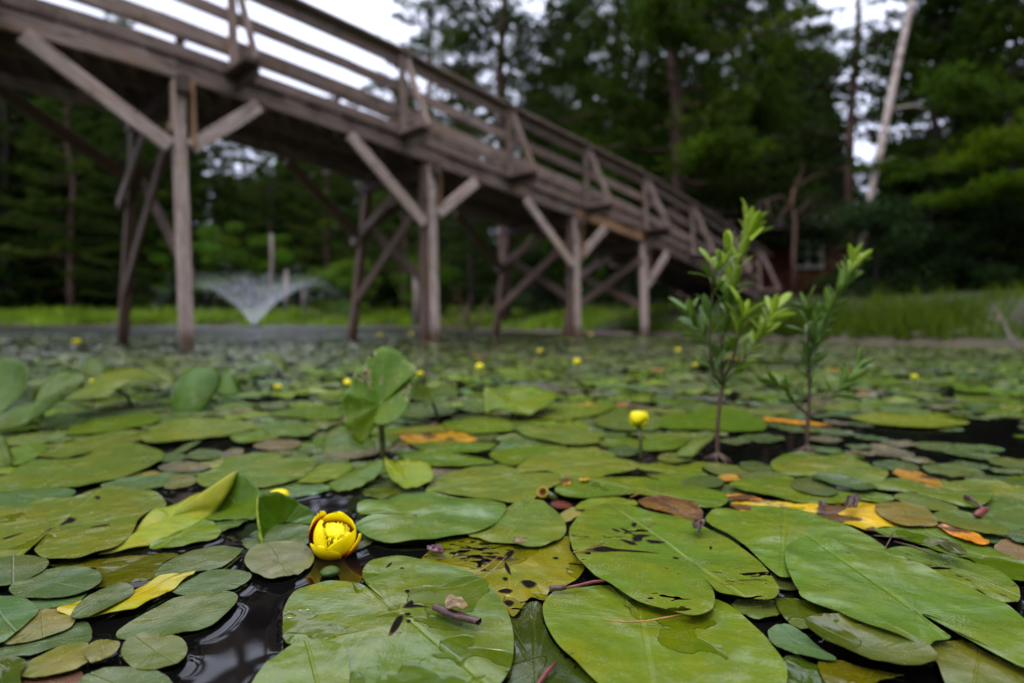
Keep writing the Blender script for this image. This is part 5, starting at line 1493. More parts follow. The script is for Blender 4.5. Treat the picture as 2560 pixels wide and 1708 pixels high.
raised('curled_leaf', 'lit inner half of the big curled leaf at the left edge', 'K', [(100, 640, 1.54), (190, 560, 1.58), (260, 540, 1.6), (340, 520, 1.6), (330, 610, 1.55), (250, 705, 1.5), (140, 760, 1.46), (20, 745, 1.46)], (220, 640, 1.56), None, (.10, .14, .05), bulge=-.01)  # light in the hollow put into a paler leaf colour
raised('curled_leaf', 'pale green leaf spreading right from the big curled leaf, yellow at its tip', 'K', [(480, 640, 1.62), (560, 590, 1.68), (690, 500, 1.78), (760, 450, 1.84), (870, 420, 1.9), (980, 408, 1.92), (1060, 420, 1.92), (1150, 470, 1.86), (1168, 492, 1.8), (1020, 502, 1.76), (880, 552, 1.7), (800, 622, 1.63), (700, 642, 1.6), (560, 657, 1.6)], (800, 540, 1.75), [(830, 560, 1.72), (930, 610, 1.72), (1010, 650, None)], (.125, .155, .025), bulge=.015, stem_r=.005)
raised('curled_leaf', 'dark leaf arching behind the pale green leaf of the left cluster', 'K', [(580, 420, 1.95), (640, 345, 2.0), (720, 340, 2.02), (830, 402, 2.02), (800, 462, 1.95), (740, 502, 1.9), (690, 492, 1.9), (620, 452, 1.92)], (710, 430, 1.96), None, (.065, .10, .008), bulge=.02)
raised('shiny_leaf', 'upright shiny oval leaf with a pale sheen band, right end of the left cluster', 'K', [(1255, 700, 1.76), (1250, 600, 1.8), (1290, 510, 1.84), (1380, 422, 1.88), (1500, 395, 1.9), (1590, 422, 1.9), (1622, 482, 1.88), (1602, 570, 1.84), (1550, 650, 1.79), (1500, 722, 1.75), (1420, 742, 1.735), (1310, 742, 1.735)], (1430, 600, 1.80), None, (.055, .115, .015), bulge=.03)
raised('upright_leaf', 'small upright leaf just right of the shiny oval leaf', 'K', [(1600, 595, 2.1), (1620, 500, 2.15), (1650, 435, 2.2), (1702, 440, 2.2), (1737, 502, 2.17), (1747, 602, 2.1), (1680, 612, 2.08)], (1680, 530, 2.14), None, (.065, .12, .015), bulge=.015)
raised('tilted_leaf', 'olive leaf tip rising left of the shiny oval leaf', 'K', [(1060, 400, 2.1), (1130, 388, 2.15), (1250, 430, 2.15), (1302, 472, 2.1), (1270, 522, 2.0), (1160, 482, 2.02)], (1190, 450, 2.08), None, (.085, .12, .012), bulge=.01)
raised('tilted_leaf', 'leaf bent over like a hook far behind the shiny oval leaf', 'K', [(1920, 325, 3.0), (2000, 308, 3.05), (2080, 350, 3.05), (2112, 422, 3.0), (2088, 447, 2.95), (2050, 382, 2.97), (1960, 352, 2.97)], (2030, 345, 3.0), None, (.085, .12, .010), bulge=.02)
raised('tilted_leaf', 'flat dark leaf in front of the hooked leaf', 'K', [(1815, 442, 2.75), (1900, 400, 2.85), (1990, 388, 2.9), (2012, 422, 2.8), (1930, 452, 2.7)], (1915, 425, 2.8), None, (.055, .10, .012), bulge=.01)
raised('upright_leaf', 'rounded leaf rising at the left edge in front of the curled leaves', 'K', [(-60, 945, 1.1), (0, 912, 1.12), (42, 940, 1.12), (86, 1030, 1.10), (92, 1100, 1.08), (60, 1142, 1.07), (0, 1150, 1.06), (-60, 1100, 1.07)], (10, 1050, 1.09), None, (.09, .13, .02), bulge=.01)
raised('tilted_leaf', 'leaf tilting up out of the water beside the stem of the larger shoot', 'B', [(1985, 425, 1.12), (2010, 392, 1.15), (2080, 347, 1.2), (2170, 316, 1.24), (2182, 320, 1.24), (2160, 352, 1.2), (2100, 402, 1.15), (2062, 436, 1.12)], (2075, 385, 1.17), None, (.10, .14, .04), bulge=.006)
raised('tilted_leaf', 'small dark leaf tip poking up behind the yellow buds, mid pond', 'M', [(990, 290, 3.2), (1050, 240, 3.3), (1130, 250, 3.3), (1137, 272, 3.2), (1070, 290, 3.15)], (1070, 268, 3.2), None, (.06, .10, .012))
raised('tilted_leaf', 'dark curved leaf left of the top of the tall holed leaf', 'M', [(210, 245, 2.9), (290, 225, 3.0), (400, 205, 3.05), (412, 235, 3.0), (330, 262, 2.9), (240, 265, 2.85)], (310, 242, 2.95), None, (.06, .11, .03))
raised('tilted_leaf', 'pale raised leaf between the two shoots, far', 'C', [(1010, 50, 2.3), (1080, 10, 2.45), (1170, 25, 2.45), (1190, 60, 2.3), (1100, 75, 2.25)], (1100, 45, 2.35), None, (.10, .15, .07), bulge=.02)

# ---- pond surface: finely cut near the viewer, where it climbs a little at every leaf edge
from mathutils.kdtree import KDTree
pts_ = np.concatenate([f for f in FOOT])
pts_ = pts_[(pts_[:, 0] > -.6) & (pts_[:, 0] < .85) & (pts_[:, 1] > .38) & (pts_[:, 1] < 1.25)]
dense = []
for f in FOOT:
    for i in range(len(f)):
        a, b_ = f[i - 1], f[i]
        k_ = max(1, int(np.hypot(*(b_ - a)) / .002))
        for q in range(k_): dense.append(a + (b_ - a) * q / k_)
dense = np.array(dense)
dense = dense[(dense[:, 0] > -.62) & (dense[:, 0] < .87) & (dense[:, 1] > .36) & (dense[:, 1] < 1.27)]
kd = KDTree(len(dense))
for i, q in enumerate(dense): kd.insert((q[0], q[1], 0), i)
kd.balance()
wx = np.linspace(-.6, .85, 500); wy_ = np.linspace(.38, 1.25, 300)
WX, WY = np.meshgrid(wx, wy_)
WZ = np.zeros_like(WX)
for j in range(1, 299):
    for i in range(1, 499):
        d = kd.find((wx[i], wy_[j], 0))[2]
        WZ[j, i] = .0026 * math.exp(-d / .0042)
fall = np.minimum(np.minimum(WX + .6, .85 - WX), np.minimum(WY - .38, 1.25 - WY))
WZ *= np.clip(fall / .03, 0, 1)
ii = np.arange(500 * 300).reshape(300, 500)
wf_ = np.stack([ii[:-1, :-1], ii[:-1, 1:], ii[1:, 1:], ii[1:, :-1]], -1).reshape(-1, 4)
wv = np.concatenate([np.stack([WX, WY, WZ], -1).reshape(-1, 3),
                     np.array([(-130, -60, 0), (60, -60, 0), (60, .38, 0), (-130, .38, 0), (-130, 1.25, 0), (60, 1.25, 0), (60, 62, 0), (-130, 62, 0), (-.6, .38, 0), (-.6, 1.25, 0), (.85, .38, 0), (.85, 1.25, 0)])])
o_ = 150000
wf_ = np.concatenate([wf_, np.array([(0, 1, 2, 3), (4, 5, 6, 7), (3, 8, 9, 4), (10, 2, 5, 11)]) + o_])
tag(link('pond_water', mesh('pond_water', wv, wf_, MAT['water'], True)), kind='structure')

# ---- loose pads further out: copies of a few leaves
def heart(seed, slit=.3, n=40, asp=1.25):
    r_ = random.Random(seed)
    pts = []
    ph = [r_.uniform(0, 6.28) for _ in range(4)]
    for i in range(n):
        th = slit * .5 + (2 * math.pi - slit) * i / (n - 1)
        rr = 1 + .05 * math.sin(2 * th + ph[0]) + .035 * math.sin(5 * th + ph[1]) + .018 * math.sin(11 * th + ph[2])
        x = -math.cos(th) * rr * asp * (.92 if math.cos(th) > 0 else 1.12)
        pts.append((x, math.sin(th) * rr, 0))
    pts.append((-.12, 0, 0))
    return np.array(pts)


def oval(seed, n=34):
    r_ = random.Random(seed); a, b_ = r_.uniform(0, 6), r_.uniform(0, 6)
    return np.array([(math.cos(t) * 1.15 * (1 + .03 * math.sin(3 * t + a)), math.sin(t) * (1 + .03 * math.sin(4 * t + b_)), 0) for t in np.linspace(0, 6.283, n, endpoint=False)])


PM = [pad_mesh('lily_pad', heart(s, .35 + .1 * s) * .08, (0, 0, 0), MAT[m_], .0014, .0028, rings=6, seed=s) for s, m_ in enumerate(['leaf', 'leaf', 'leaf', 'eaten', 'leaf'])]
PO = [pad_mesh('lily_pad', oval(s) * .05, (0, 0, 0), MAT['dull'], .0012, .001, rings=5, seed=s + 9) for s in range(3)]
EMPTY = [('A', [(1120, 745), (1290, 740), (1300, 960), (1180, 1080), (1200, 1200), (1400, 1330), (1150, 1568), (900, 1568), (960, 1420), (950, 1330), (1190, 1140), (1110, 860)]),
         ('A', [(1480, 640), (1650, 600), (1800, 610), (1790, 690), (1900, 735), (1870, 850), (2100, 860), (2060, 930), (1830, 960), (1800, 1060), (1480, 1130), (1380, 1060), (1560, 1000), (1560, 720)]),
         ('A', [(1000, 470), (880, 420), (1010, 350), (1240, 370), (1260, 410), (1110, 470)]),
         ('C', [(400, 470), (560, 370), (760, 360), (1000, 380), (1090, 440), (1080, 470), (760, 470), (640, 540), (420, 520)]),
         ('C', [(2060, 280), (2350, 230), (2420, 430), (2250, 420), (1980, 320)]), ('C', [(1480, 290), (1900, 300), (2200, 380), (1700, 360)]),
         ('C', [(1860, 100), (2100, 90), (2200, 150), (1900, 150)]), ('C', [(960, 1235), (1140, 1220), (1060, 1330)]), ('C', [(1110, 1110), (1200, 1090), (1240, 1140), (1130, 1140)]),
         ('B', [(1450, 1090), (1520, 985), (1640, 1060), (1560, 1085)])]
EMP = [np.array([ground(*px(t_, *p))[:2] for p in poly]) for t_, poly in EMPTY]


def inside(p, poly):
    x, y = p
    c_ = False
    n_ = len(poly)
    for i in range(n_):
        x0, y0 = poly[i]; x1, y1 = poly[i - 1]
        if (y0 > y) != (y1 > y) and x < (x1 - x0) * (y - y0) / (y1 - y0) + x0: c_ = not c_
    return c_


BB = [(f.min(0), f.max(0)) for f in FOOT]


def covered(p, polys, bbs=None):
    for k_, f in enumerate(polys):
        if bbs is not None:
            lo, hi = bbs[k_]
            if not (lo[0] < p[0] < hi[0] and lo[1] < p[1] < hi[1]): continue
        if inside(p, f): return True
    return False


rl = random.Random(21)
placed, near_n, tries = [], 0, 0
cells = {}


def clash(x, y, r, k):
    cx_, cy_ = int(x / .1), int(y / .1)
    for i in range(cx_ - 2, cx_ + 3):
        for j in range(cy_ - 2, cy_ + 3):
            for (a, b_, s_) in cells.get((i, j), ()):
                if (x - a) ** 2 + (y - b_) ** 2 < (k * (r + s_)) ** 2: return True
    return False


NEAR_Y = 1.95
loose = []
while tries < 16000:
    tries += 1
    Y = .60 + (NEAR_Y - .60) * rl.random() ** .62
    X = rl.uniform(-1, 1) * (.86 * Y + .03)
    pxl = CX + X / Y * FPX
    small = rl.random() < (.72 if X > .25 * Y else .28)
    r = rl.uniform(.022, .048) if small else rl.uniform(.055, .092)
    if clash(X, Y, r, .74): continue
    if covered((X, Y), EMP): continue
    if covered((X, Y), FOOT, BB): continue
    if any(covered((X + r * .6 * math.cos(a), Y + r * .6 * math.sin(a)), EMP) for a in (0, 1.57, 3.14, 4.71)): continue
    nfo = sum(covered((X + r * .7 * math.cos(a), Y + r * .7 * math.sin(a)), FOOT, BB) for a in (0, 1.57, 3.14, 4.71))
    if nfo > 2: continue
    cells.setdefault((int(X / .1), int(Y / .1)), []).append((X, Y, r))
    loose.append((X, Y, r, small, nfo))
    if len(loose) >= 195: break
for (X, Y, r, small, nfo) in loose:
    if small:
        me = rl.choice(PO); sc_ = r / .05
        h = rl.choice([HUE['d'], HUE['d'], HUE['d'], HUE['b'], HUE['b'], (.10, .125, .045), (.09, .12, .03), (.11, .105, .05), HUE['p']])
        lab = 'small dull oval pad floating among many like it behind the foreground'
        gl_ = 'small dull pads of the middle distance'
    else:
        me = rl.choice(PM); sc_ = r / .085
        h = rl.choice([HUE['g'], HUE['g'], HUE['l'], HUE['l'], HUE['b'], (.11, .15, .04), (.13, .155, .03)])
        lab = 'green heart-shaped pad floating among many like it behind the foreground'
        gl_ = 'green pads of the middle distance'
    o = link('lily_pad', me, None, (X, Y, .0012 + rl.random() * .0018 + (0 if nfo else .0012)))
    o.scale = (sc_ * rl.uniform(.9, 1.15), sc_ * rl.uniform(.9, 1.1), 1)
    o.rotation_euler = (rl.gauss(0, .012), rl.gauss(0, .012), rl.uniform(0, 6.283))
    j = rl.uniform(.78, 1.15)
    o.color = (h[0] * j, h[1] * j, h[2] * j, rl.uniform(.0, .3))
    tag(o, lab, 'lily pad', gl_)

# ---- and the pads beyond, too many to count
rg = np.random.default_rng(12)
Vl, Fl, Cl, nv = [], [], [], 0
hs = [heart(s, .5, 20) for s in range(4)] + [oval(s, 18) for s in range(2)]
far_n = 0
for _ in range(60000):
    Y = NEAR_Y - .12 + 11.5 * rg.random() ** 1.55
    X = rg.uniform(-1, 1) * (.88 * Y + .1)
    u = X / Y
    dens = 1.0
    if Y > 4: dens = .75
    if Y > 4.6 and u < .05: dens = .34
    if Y > 5.4: dens = .5 if u > .08 else .11
    if Y > 9: dens *= .6
    dens *= 1 if noise.noise(Vector((X * .9, Y * .5, 3.3))) > -.28 else .12
    if rg.random() > dens: continue
    r = rg.uniform(.04, .105) if rg.random() < .75 else rg.uniform(.02, .04)
    if clash(X, Y, r, .70): continue
    if Y < 2.6 and covered((X, Y), EMP): continue
    if shore_dist(np.array([X]), np.array([Y]))[0] > -.25: continue
    cells.setdefault((int(X / .1), int(Y / .1)), []).append((X, Y, r))
    k_ = rg.integers(0, 6)
    s_ = hs[k_]
    a = rg.uniform(0, 6.283)
    n_ = len(s_)
    q = s_ * r * .9
    x = q[:, 0] * math.cos(a) - q[:, 1] * math.sin(a) + X
    y = q[:, 0] * math.sin(a) + q[:, 1] * math.cos(a) + Y
    z0 = .002 + rg.random() * .005
    tx, ty = rg.normal() * .02, rg.normal() * .02
    z = z0 + (x - X) * tx + (y - Y) * ty + .012 * r / .08 * np.maximum(0, rg.normal(size=n_)) * .5
    Vl.append([(X, Y, z0 + .001)] + list(zip(x, y, np.maximum(z, .001))))
    Fl += [(nv, nv + 1 + i, nv + 1 + (i + 1) % n_) for i in range(n_)]
    base = np.array([HUE['g'], HUE['l'], (.13, .165, .035), HUE['b'], (.11, .13, .055), HUE['d'], (.10, .10, .07), HUE['p']][rg.choice(8, p=[.2, .2, .17, .1, .14, .1, .06, .03])])
    if rg.random() < .003: base = np.array([.5, .22, .03])
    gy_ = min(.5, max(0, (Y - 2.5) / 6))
    base = base * (1 - gy_) + np.array([.105, .105, .055]) * gy_  # greyer with distance: grazing sky sheen painted into the pad colour
    Cl += [base * rg.uniform(.65, 1.3) * 1.0] * (n_ + 1)
    nv += n_ + 1
    far_n += 1
    if far_n > 4200: break
V = [p for q in Vl for p in q]
tag(link('distant_lily_pads', mesh('distant_lily_pads', V, Fl, MAT['far_pad'], True, col=Cl)), 'carpet of distant lily pads stretching towards the bridge', 'lily pads', kind='stuff')

# ================================================================== FLOWERS
YEL, DEEP, GRN, RED, ORG_ = (.98, .85, .006), (.98, .78, .004), (.13, .17, .01), (.13, .006, .002), (.62, .16, .003)


def lerp(a, b, t): return tuple(x + (y - x) * t for x, y in zip(a, b))


def petal(mb, az, wid, lat0, lat1, Rr, th, open_=0.0, outer_green=.0, inner_red=0.0, red_top=.6, tipround=2.2, base_red=0.0):
    """A sepal as a curved shell with real thickness: lat 0 = bottom of the cup, pi = top."""
    nu, nvv = 15, 13
    grids = []
    for shell in (0, 1):
        rows = []
        for j in range(nvv):
            t = j / (nvv - 1)
            lat = lat0 + (lat1 - lat0) * t
            hw = wid * max(.02, (1 - max(0, (t - .50) / .51) ** tipround)) ** .5 * min(1, .6 + t * 1.2)
            rows.append([])
            for i in range(nu):
                s = (i / (nu - 1)) * 2 - 1
                a = az + s * hw
                rad = Rr * (1 + open_ * t * t) * (1 + .02 * math.sin(3 * a + 2)) - (th if shell else 0)
                lt = lat - .10 * s * s * t
                rr = rad * math.sin(lt)
                x, y, z = rr * math.cos(a), rr * math.sin(a), -rad * math.cos(lt)
                if shell == 0:
                    g = max(0, 1 - t / max(outer_green, .01)) if outer_green else 0
                    c = lerp(lerp(DEEP, YEL, min(1, t * 1.6)), GRN, min(1, g * 1.3))
                    f_ = max(0, min(1, (.92 - t) / .40)) * base_red
                    c = lerp(c, ORG_, min(1, f_ * 2)) if f_ < .5 else lerp(ORG_, RED, (f_ - .5) * 2)
                else:
                    f = max(0, min(1, (red_top - t) / .12 + .5)) * inner_red
                    c = lerp(YEL, ORG_, f * 2) if f < .5 else lerp(ORG_, RED, (f - .5) * 2)
                rows[-1].append(((x, y, z), c))
        grids.append(rows)
    V, C, F = [], [], []
    for rows in grids:
        for row in rows:
            for p, c in row: V.append(p); C.append(c)
    off = nu * nvv
    I = lambda sh, j, i: sh * off + j * nu + i
    for j in range(nvv - 1):
        for i in range(nu - 1):
            F.append((I(0, j, i), I(0, j, i + 1), I(0, j + 1, i + 1), I(0, j + 1, i)))
            F.append((I(1, j, i), I(1, j + 1, i), I(1, j + 1, i + 1), I(1, j, i + 1)))
        for i in (0, nu - 1):
            F.append((I(0, j, i), I(0, j + 1, i), I(1, j + 1, i), I(1, j, i)))
    for i in range(nu - 1):
        F.append((I(0, nvv - 1, i), I(0, nvv - 1, i + 1), I(1, nvv - 1, i + 1), I(1, nvv - 1, i)))
    mb.add(V, F, C)


# ---- the open flower
RF = .0222
fb = at(*px('A', 1672, 828), .665)                 # middle of the cup
flower = thing('water_lily_flower', 'open yellow pond lily flower with red inside, standing in dark water in the foreground', 'flower', (fb[0], fb[1], 0))
head = bpy.data.objects.new('bloom', None)


def fpart(name, mb, mat, parent=None):
    o = mb.build(name, mat, None)
    tilt = Matrix.Rotation(R(19), 4, 'X') @ Matrix.Rotation(R(9), 4, 'Y')      # cup tips towards the viewer and a little right
    o.data.transform(Matrix.Translation((0, 0, fb[2])) @ tilt @ Matrix.Diagonal((1, 1, 1.18, 1)))
    o.parent = parent or flower
    return o


PI = math.pi
# az: -pi/2 faces the viewer
petals = [(-PI / 2 + 1.00, 1.22, .15, 2.12, RF * 1.0, .0, .0), (-PI / 2 - 1.16, 1.10, .15, 2.50, RF * .98, .0, .0), (PI / 2 - .10, 1.35, .15, 2.34, RF * 1.02, .0, .0)]
for k_, (az, wd, l0, l1, rr_, op, br_) in enumerate(petals):
    mb = MB(); petal(mb, az, wd, l0, l1, rr_, .0011, op, .10, 1.0 if k_ == 2 else .8, .70 if k_ == 2 else .5, base_red=br_)
    fpart('petal', mb, MAT['petal'])
for az, wd, l0, l1, rr_, op, og, br_, tr_ in [(-PI / 2 - .30, .92, .15, 1.72, RF * 1.10, .07, .32, 0, 3.4), (PI - .40, .72, .3, 2.32, RF * 1.17, .08, .0, 1.0, 2.0), (-.15, .66, .3, 1.85, RF * 1.17, .10, .0, 1.0, 1.8)]:
    mb = MB(); petal(mb, az, wd, l0, l1, rr_, .0010, op, og, 1.0, .75, tr_, br_)
    fpart('petal', mb, MAT['petal'])
# stigma disc with rays, stamens round it
mb = MB()
prof = [(0, .0125), (.35, .0128), (.75, .0125), (.95, .0112), (1.0, .0092), (.80, .006), (.62, -.004), (.6, -.02)]
nsd = 60
V, F, C = [], [], []
for (r_, z) in prof:
    for i in range(nsd):
        a = 2 * PI * i / nsd
        wv_ = 1 + .05 * math.cos(15 * a) * (r_ > .5)
        V.append((r_ * .0104 * wv_ * math.cos(a), r_ * .0104 * wv_ * math.sin(a), z - .005 + .0006 * math.cos(15 * a) * min(1, r_ * 1.4) * (z > .008)))
        C.append(YEL if z > .008 else DEEP)
for j in range(len(prof) - 1):
    for i in range(nsd):
        k_ = (i + 1) % nsd
        F.append((j * nsd + i, (j + 1) * nsd + i, (j + 1) * nsd + k_, j * nsd + k_))
mb.add(V, F, C)
fpart('stigma', mb, MAT['stamen'])
mb = MB(); rs = random.Random(6)
for q in range(90):
    a = rs.uniform(0, 6.283); row = rs.random()
    r0, r1 = .0092 + .003 * row, .0112 + .0045 * row
    z0, z1 = -.006 + .004 * row, .0045 - .004 * row + rs.uniform(-.002, .002)
    p = [(r0 * math.cos(a), r0 * math.sin(a), z0), ((r0 + r1) / 2 * math.cos(a), (r0 + r1) / 2 * math.sin(a), (z0 + z1) / 2 + .003), (r1 * math.cos(a + .05), r1 * math.sin(a + .05), z1 + .002), ((r1 + .0018) * math.cos(a + .08), (r1 + .0018) * math.sin(a + .08), z1)]
    mb.tube(p, [.0008, .0009, .0008, .0005], 5, lerp(YEL, DEEP, rs.random() * .6))
fpart('stamens', mb, MAT['stamen'])
mb = MB()
mb.tube([(0, 0, -RF * 1.02 + fb[2] + .004), (.001, 0, -RF * .9 + fb[2] - .012), (.003, .002, -.06)], [.0085, .0052, .0046], 12)
mb.build('stalk', MAT['stalk'], flower)
bd = MB()                                       # young green bud lying in the water by the stalk
q0 = ground(*px('A', 1650, 1012), .004)


def globe(mb, Rr, squash, top=YEL, low=GRN, split=.35, n=18, m_=11, dome=0.0):
    V, F, C = [], [], []
    for j in range(m_ + 1):
        lat = PI * j / m_
        for i in range(n):
            a = 2 * PI * i / n
            rr = Rr * (1 + .035 * math.cos(3 * a + .6) * math.sin(lat)) * math.sin(lat)
            z = -Rr * squash * math.cos(lat)
            if j > m_ - 3: z -= dome * Rr * (j - (m_ - 3)) * .5
            V.append((rr * math.cos(a), rr * math.sin(a), z))
            t_ = j / m_
            C.append(lerp(low, top, max(0, min(1, (t_ - split + .08 * math.cos(3 * a)) / .12))))
    for j in range(m_):
        for i in range(n):
            k_ = (i + 1) % n
            F.append((j * n + i, j * n + k_, (j + 1) * n + k_, (j + 1) * n + i))
    mb.add(V, F, C)


mb = MB(); globe(mb, .0098, .5, (.07, .13, .008), (.03, .06, .006), .5)
o = mb.build('flower_bud', MAT['petal']); o.location = q0
tag(o, 'round green bud lying in the water at the foot of the open flower', 'flower bud')
# fly on the petal
fl0 = at(*px('A', 1594, 712), .640)
fly = thing('fly', 'tiny dark fly sitting on the top petal of the open flower', 'insect', fl0)
mb = MB()
mb.tube([(-.0006, 0, .0028), (-.0004, 0, .0016), (0, 0, .0002), (.0004, 0, -.0010), (.0006, 0, -.0016)], [.0003, .0009, .0009, .0007, .0002], 8)
mb.tube([(.0005, 0, -.0014), (.0007, 0, -.0021), (.0008, 0, -.0026)], [.0003, .0006, .0002], 8)
mb.build('body', MAT['insect'], fly)
m, t, b, out = M('fly_wing'); b.inputs['Base Color'].default_value = (.25, .25, .3, 1); b.inputs['Alpha'].default_value = .5; b.inputs['Roughness'].default_value = .2
for sg in (-1, 1):
    w_ = MB().add([(0, -.001, .001), (sg * .0009, -.0012, .0022), (sg * .0007, -.0013, .0042), (0, -.0013, .0040)], [(0, 1, 2, 3)])
    w_.build('wing', m, fly)
    lg = MB()
    for k_ in (-1, 0, 1): lg.tube([(0, 0, k_ * .0006), (sg * .0012, .0003, k_ * .001 + .0003), (sg * .0017, .0010, k_ * .0013)], .00012, 4)
    lg.build('legs', MAT['insect'], fly)

# ---- yellow buds
def bud(x, y, r, Y, label, foot=None, tip=0, low=(.10, .15, .008), split=.40, squash=.95, name='flower_bud', rake=0.0, twin=False):
    c = at(x, y, Y)
    r *= .86 if r < 15 else 1
    Rw = r / FPX * Y
    f = ground(*foot) if foot else np.array([c[0] + rake, c[1], 0])
    o = thing(name, label, 'flower bud', (f[0], f[1], 0))
    mb = MB(); globe(mb, Rw, squash, lerp(DEEP, YEL, .7), low, split, dome=.25)
    h_ = mb.build('bud', MAT['petal'], o); h_.location = np.array(c) - np.array([f[0], f[1], 0])
    h_.rotation_euler = (tip, tip * .6, 0)
    if tip == 0:
        sp = MB()
        for k_ in range(3):                    # green outer sepals hugging the base
            petal(sp, k_ * 2.094 - .9, .55, .1, 1.35, Rw * 1.07, Rw * .06, 0, .9, 0)
        s_ = sp.build('sepals', MAT['petal'], o); s_.location = h_.location
    MB().tube([np.array(c) - np.array([f[0], f[1], 0]) - np.array([0, 0, Rw * .85]), (np.array(c) - np.array([f[0], f[1], 0])) * .5 + np.array([.001, 0, -.002]), (0, 0, -.05)], [Rw * .26, Rw * .20, Rw * .2], 8).build('stalk', MAT['stalk'], o)
    return o


bud(1597, 1045, 24, 1.157, 'closed yellow bud on a straight tall stalk over dark water, right of centre', (1603, 1146))
bud(697, 1240, 25, .83, 'yellow bud hiding behind the upright dark leaf beside the open flower', squash=.8)
bud(868, 956, 11, 1.75, 'yellow bud with a green base peeking out left of the tall holed leaf', tip=.7, split=.45)
bud(1050, 934, 9, 2.6, 'small yellow bud just right of the top of the tall holed leaf')
bud(1199, 917, 11, 2.5, 'yellow bud on a leaning stalk, mid pond, left of the lone central bud', tip=.3, rake=.01)
bud(1443, 904, 11, 2.7, 'lone yellow bud high on its stalk in the middle of the pond')
bud(695, 966, 11, 2.2, 'flat yellow bud floating among pads behind the shiny oval leaf', squash=.6)
bud(234, 952, 10, 1.85, 'yellow bud shining in the left leaf cluster', squash=.7)
bud(192, 853, 11, 5.2, 'yellow bud far out at the left, before the bridge posts', squash=.6)
bud(1350, 877, 7, 3.9, 'tiny yellow bud in front of the third near post')
bud(1695, 875, 7, 4.0, 'tiny yellow bud left of the larger shoot')
bud(1738, 911, 8, 2.45, 'flat yellow bud just left of the larger shoot stem', squash=.5)
bud(2286, 941, 9, 2.2, 'yellow bud among pads at the right', squash=.7)
bud(1477, 836, 5, 7.0, 'speck of a yellow bud at the foot of the third near post')
bud(950, 836, 5, 6.5, 'speck of a yellow bud right of the second far post')
bud(1028, 834, 5, 7.0, 'speck of a yellow bud left of the second near post')
# cut yellow-green pod and red leaf in the gap
c0 = ground(*px('B', 1318, 612), .012)
o = thing('seed_pod', 'cut-open yellow-green pod in the gap left of the insect-slit pad', 'seed pod', (c0[0], c0[1], 0))
mb = MB(); V, F, C = [], [], []
pr_ = [(.0, -.004, GRN), (.006, -.003, GRN), (.0085, .004, (.30, .30, .02)), (.0075, .0075, (.6, .42, .03)), (.006, .0065, (.45, .25, .03)), (.004, .001, (.10, .05, .01)), (0, 0, (.10, .05, .01))]
for r_, z, c in pr_:
    for i in range(16):
        a = 2 * PI * i / 16; V.append((r_ * math.cos(a), r_ * math.sin(a), z)); C.append(c)
for j in range(len(pr_) - 1):
    for i in range(16):
        k_ = (i + 1) % 16; F.append((j * 16 + i, j * 16 + k_, (j + 1) * 16 + k_, (j + 1) * 16 + i))
mb.add(V, F, C); h_ = mb.build('cup', MAT['petal'], o); h_.location = (0, 0, .010); h_.rotation_euler = (.9, -.5, 0)
MB().tube([(.004, .002, .008), (.014, .004, .004), (.02, .006, -.01)], [.006, .005, .005], 10).build('stalk', MAT['stalk'], o)
pad('B', [(1355, 668), (1400, 655), (1450, 668), (1455, 688), (1410, 692), (1370, 685)], None, 1, (.10, .02, .02), .2, 'small dark red oval leaf floating behind the cut pod', 'dull', name='red_leaf', cat='leaf')
pad('B', [(1405, 552), (1430, 540), (1460, 548), (1445, 572), (1415, 575)], None, 5, (.50, .33, .02), .2, 'yellow scrap of leaf at the left tip of the long ragged pad', 'dying', name='yellow_leaf', cat='dying leaf')
pad('B', [(1495, 546), (1530, 537), (1550, 545), (1520, 556)], None, 6, (.55, .33, .02), .2, 'tiny orange-yellow scrap behind the long ragged pad', 'dying', name='yellow_leaf', cat='dying leaf')

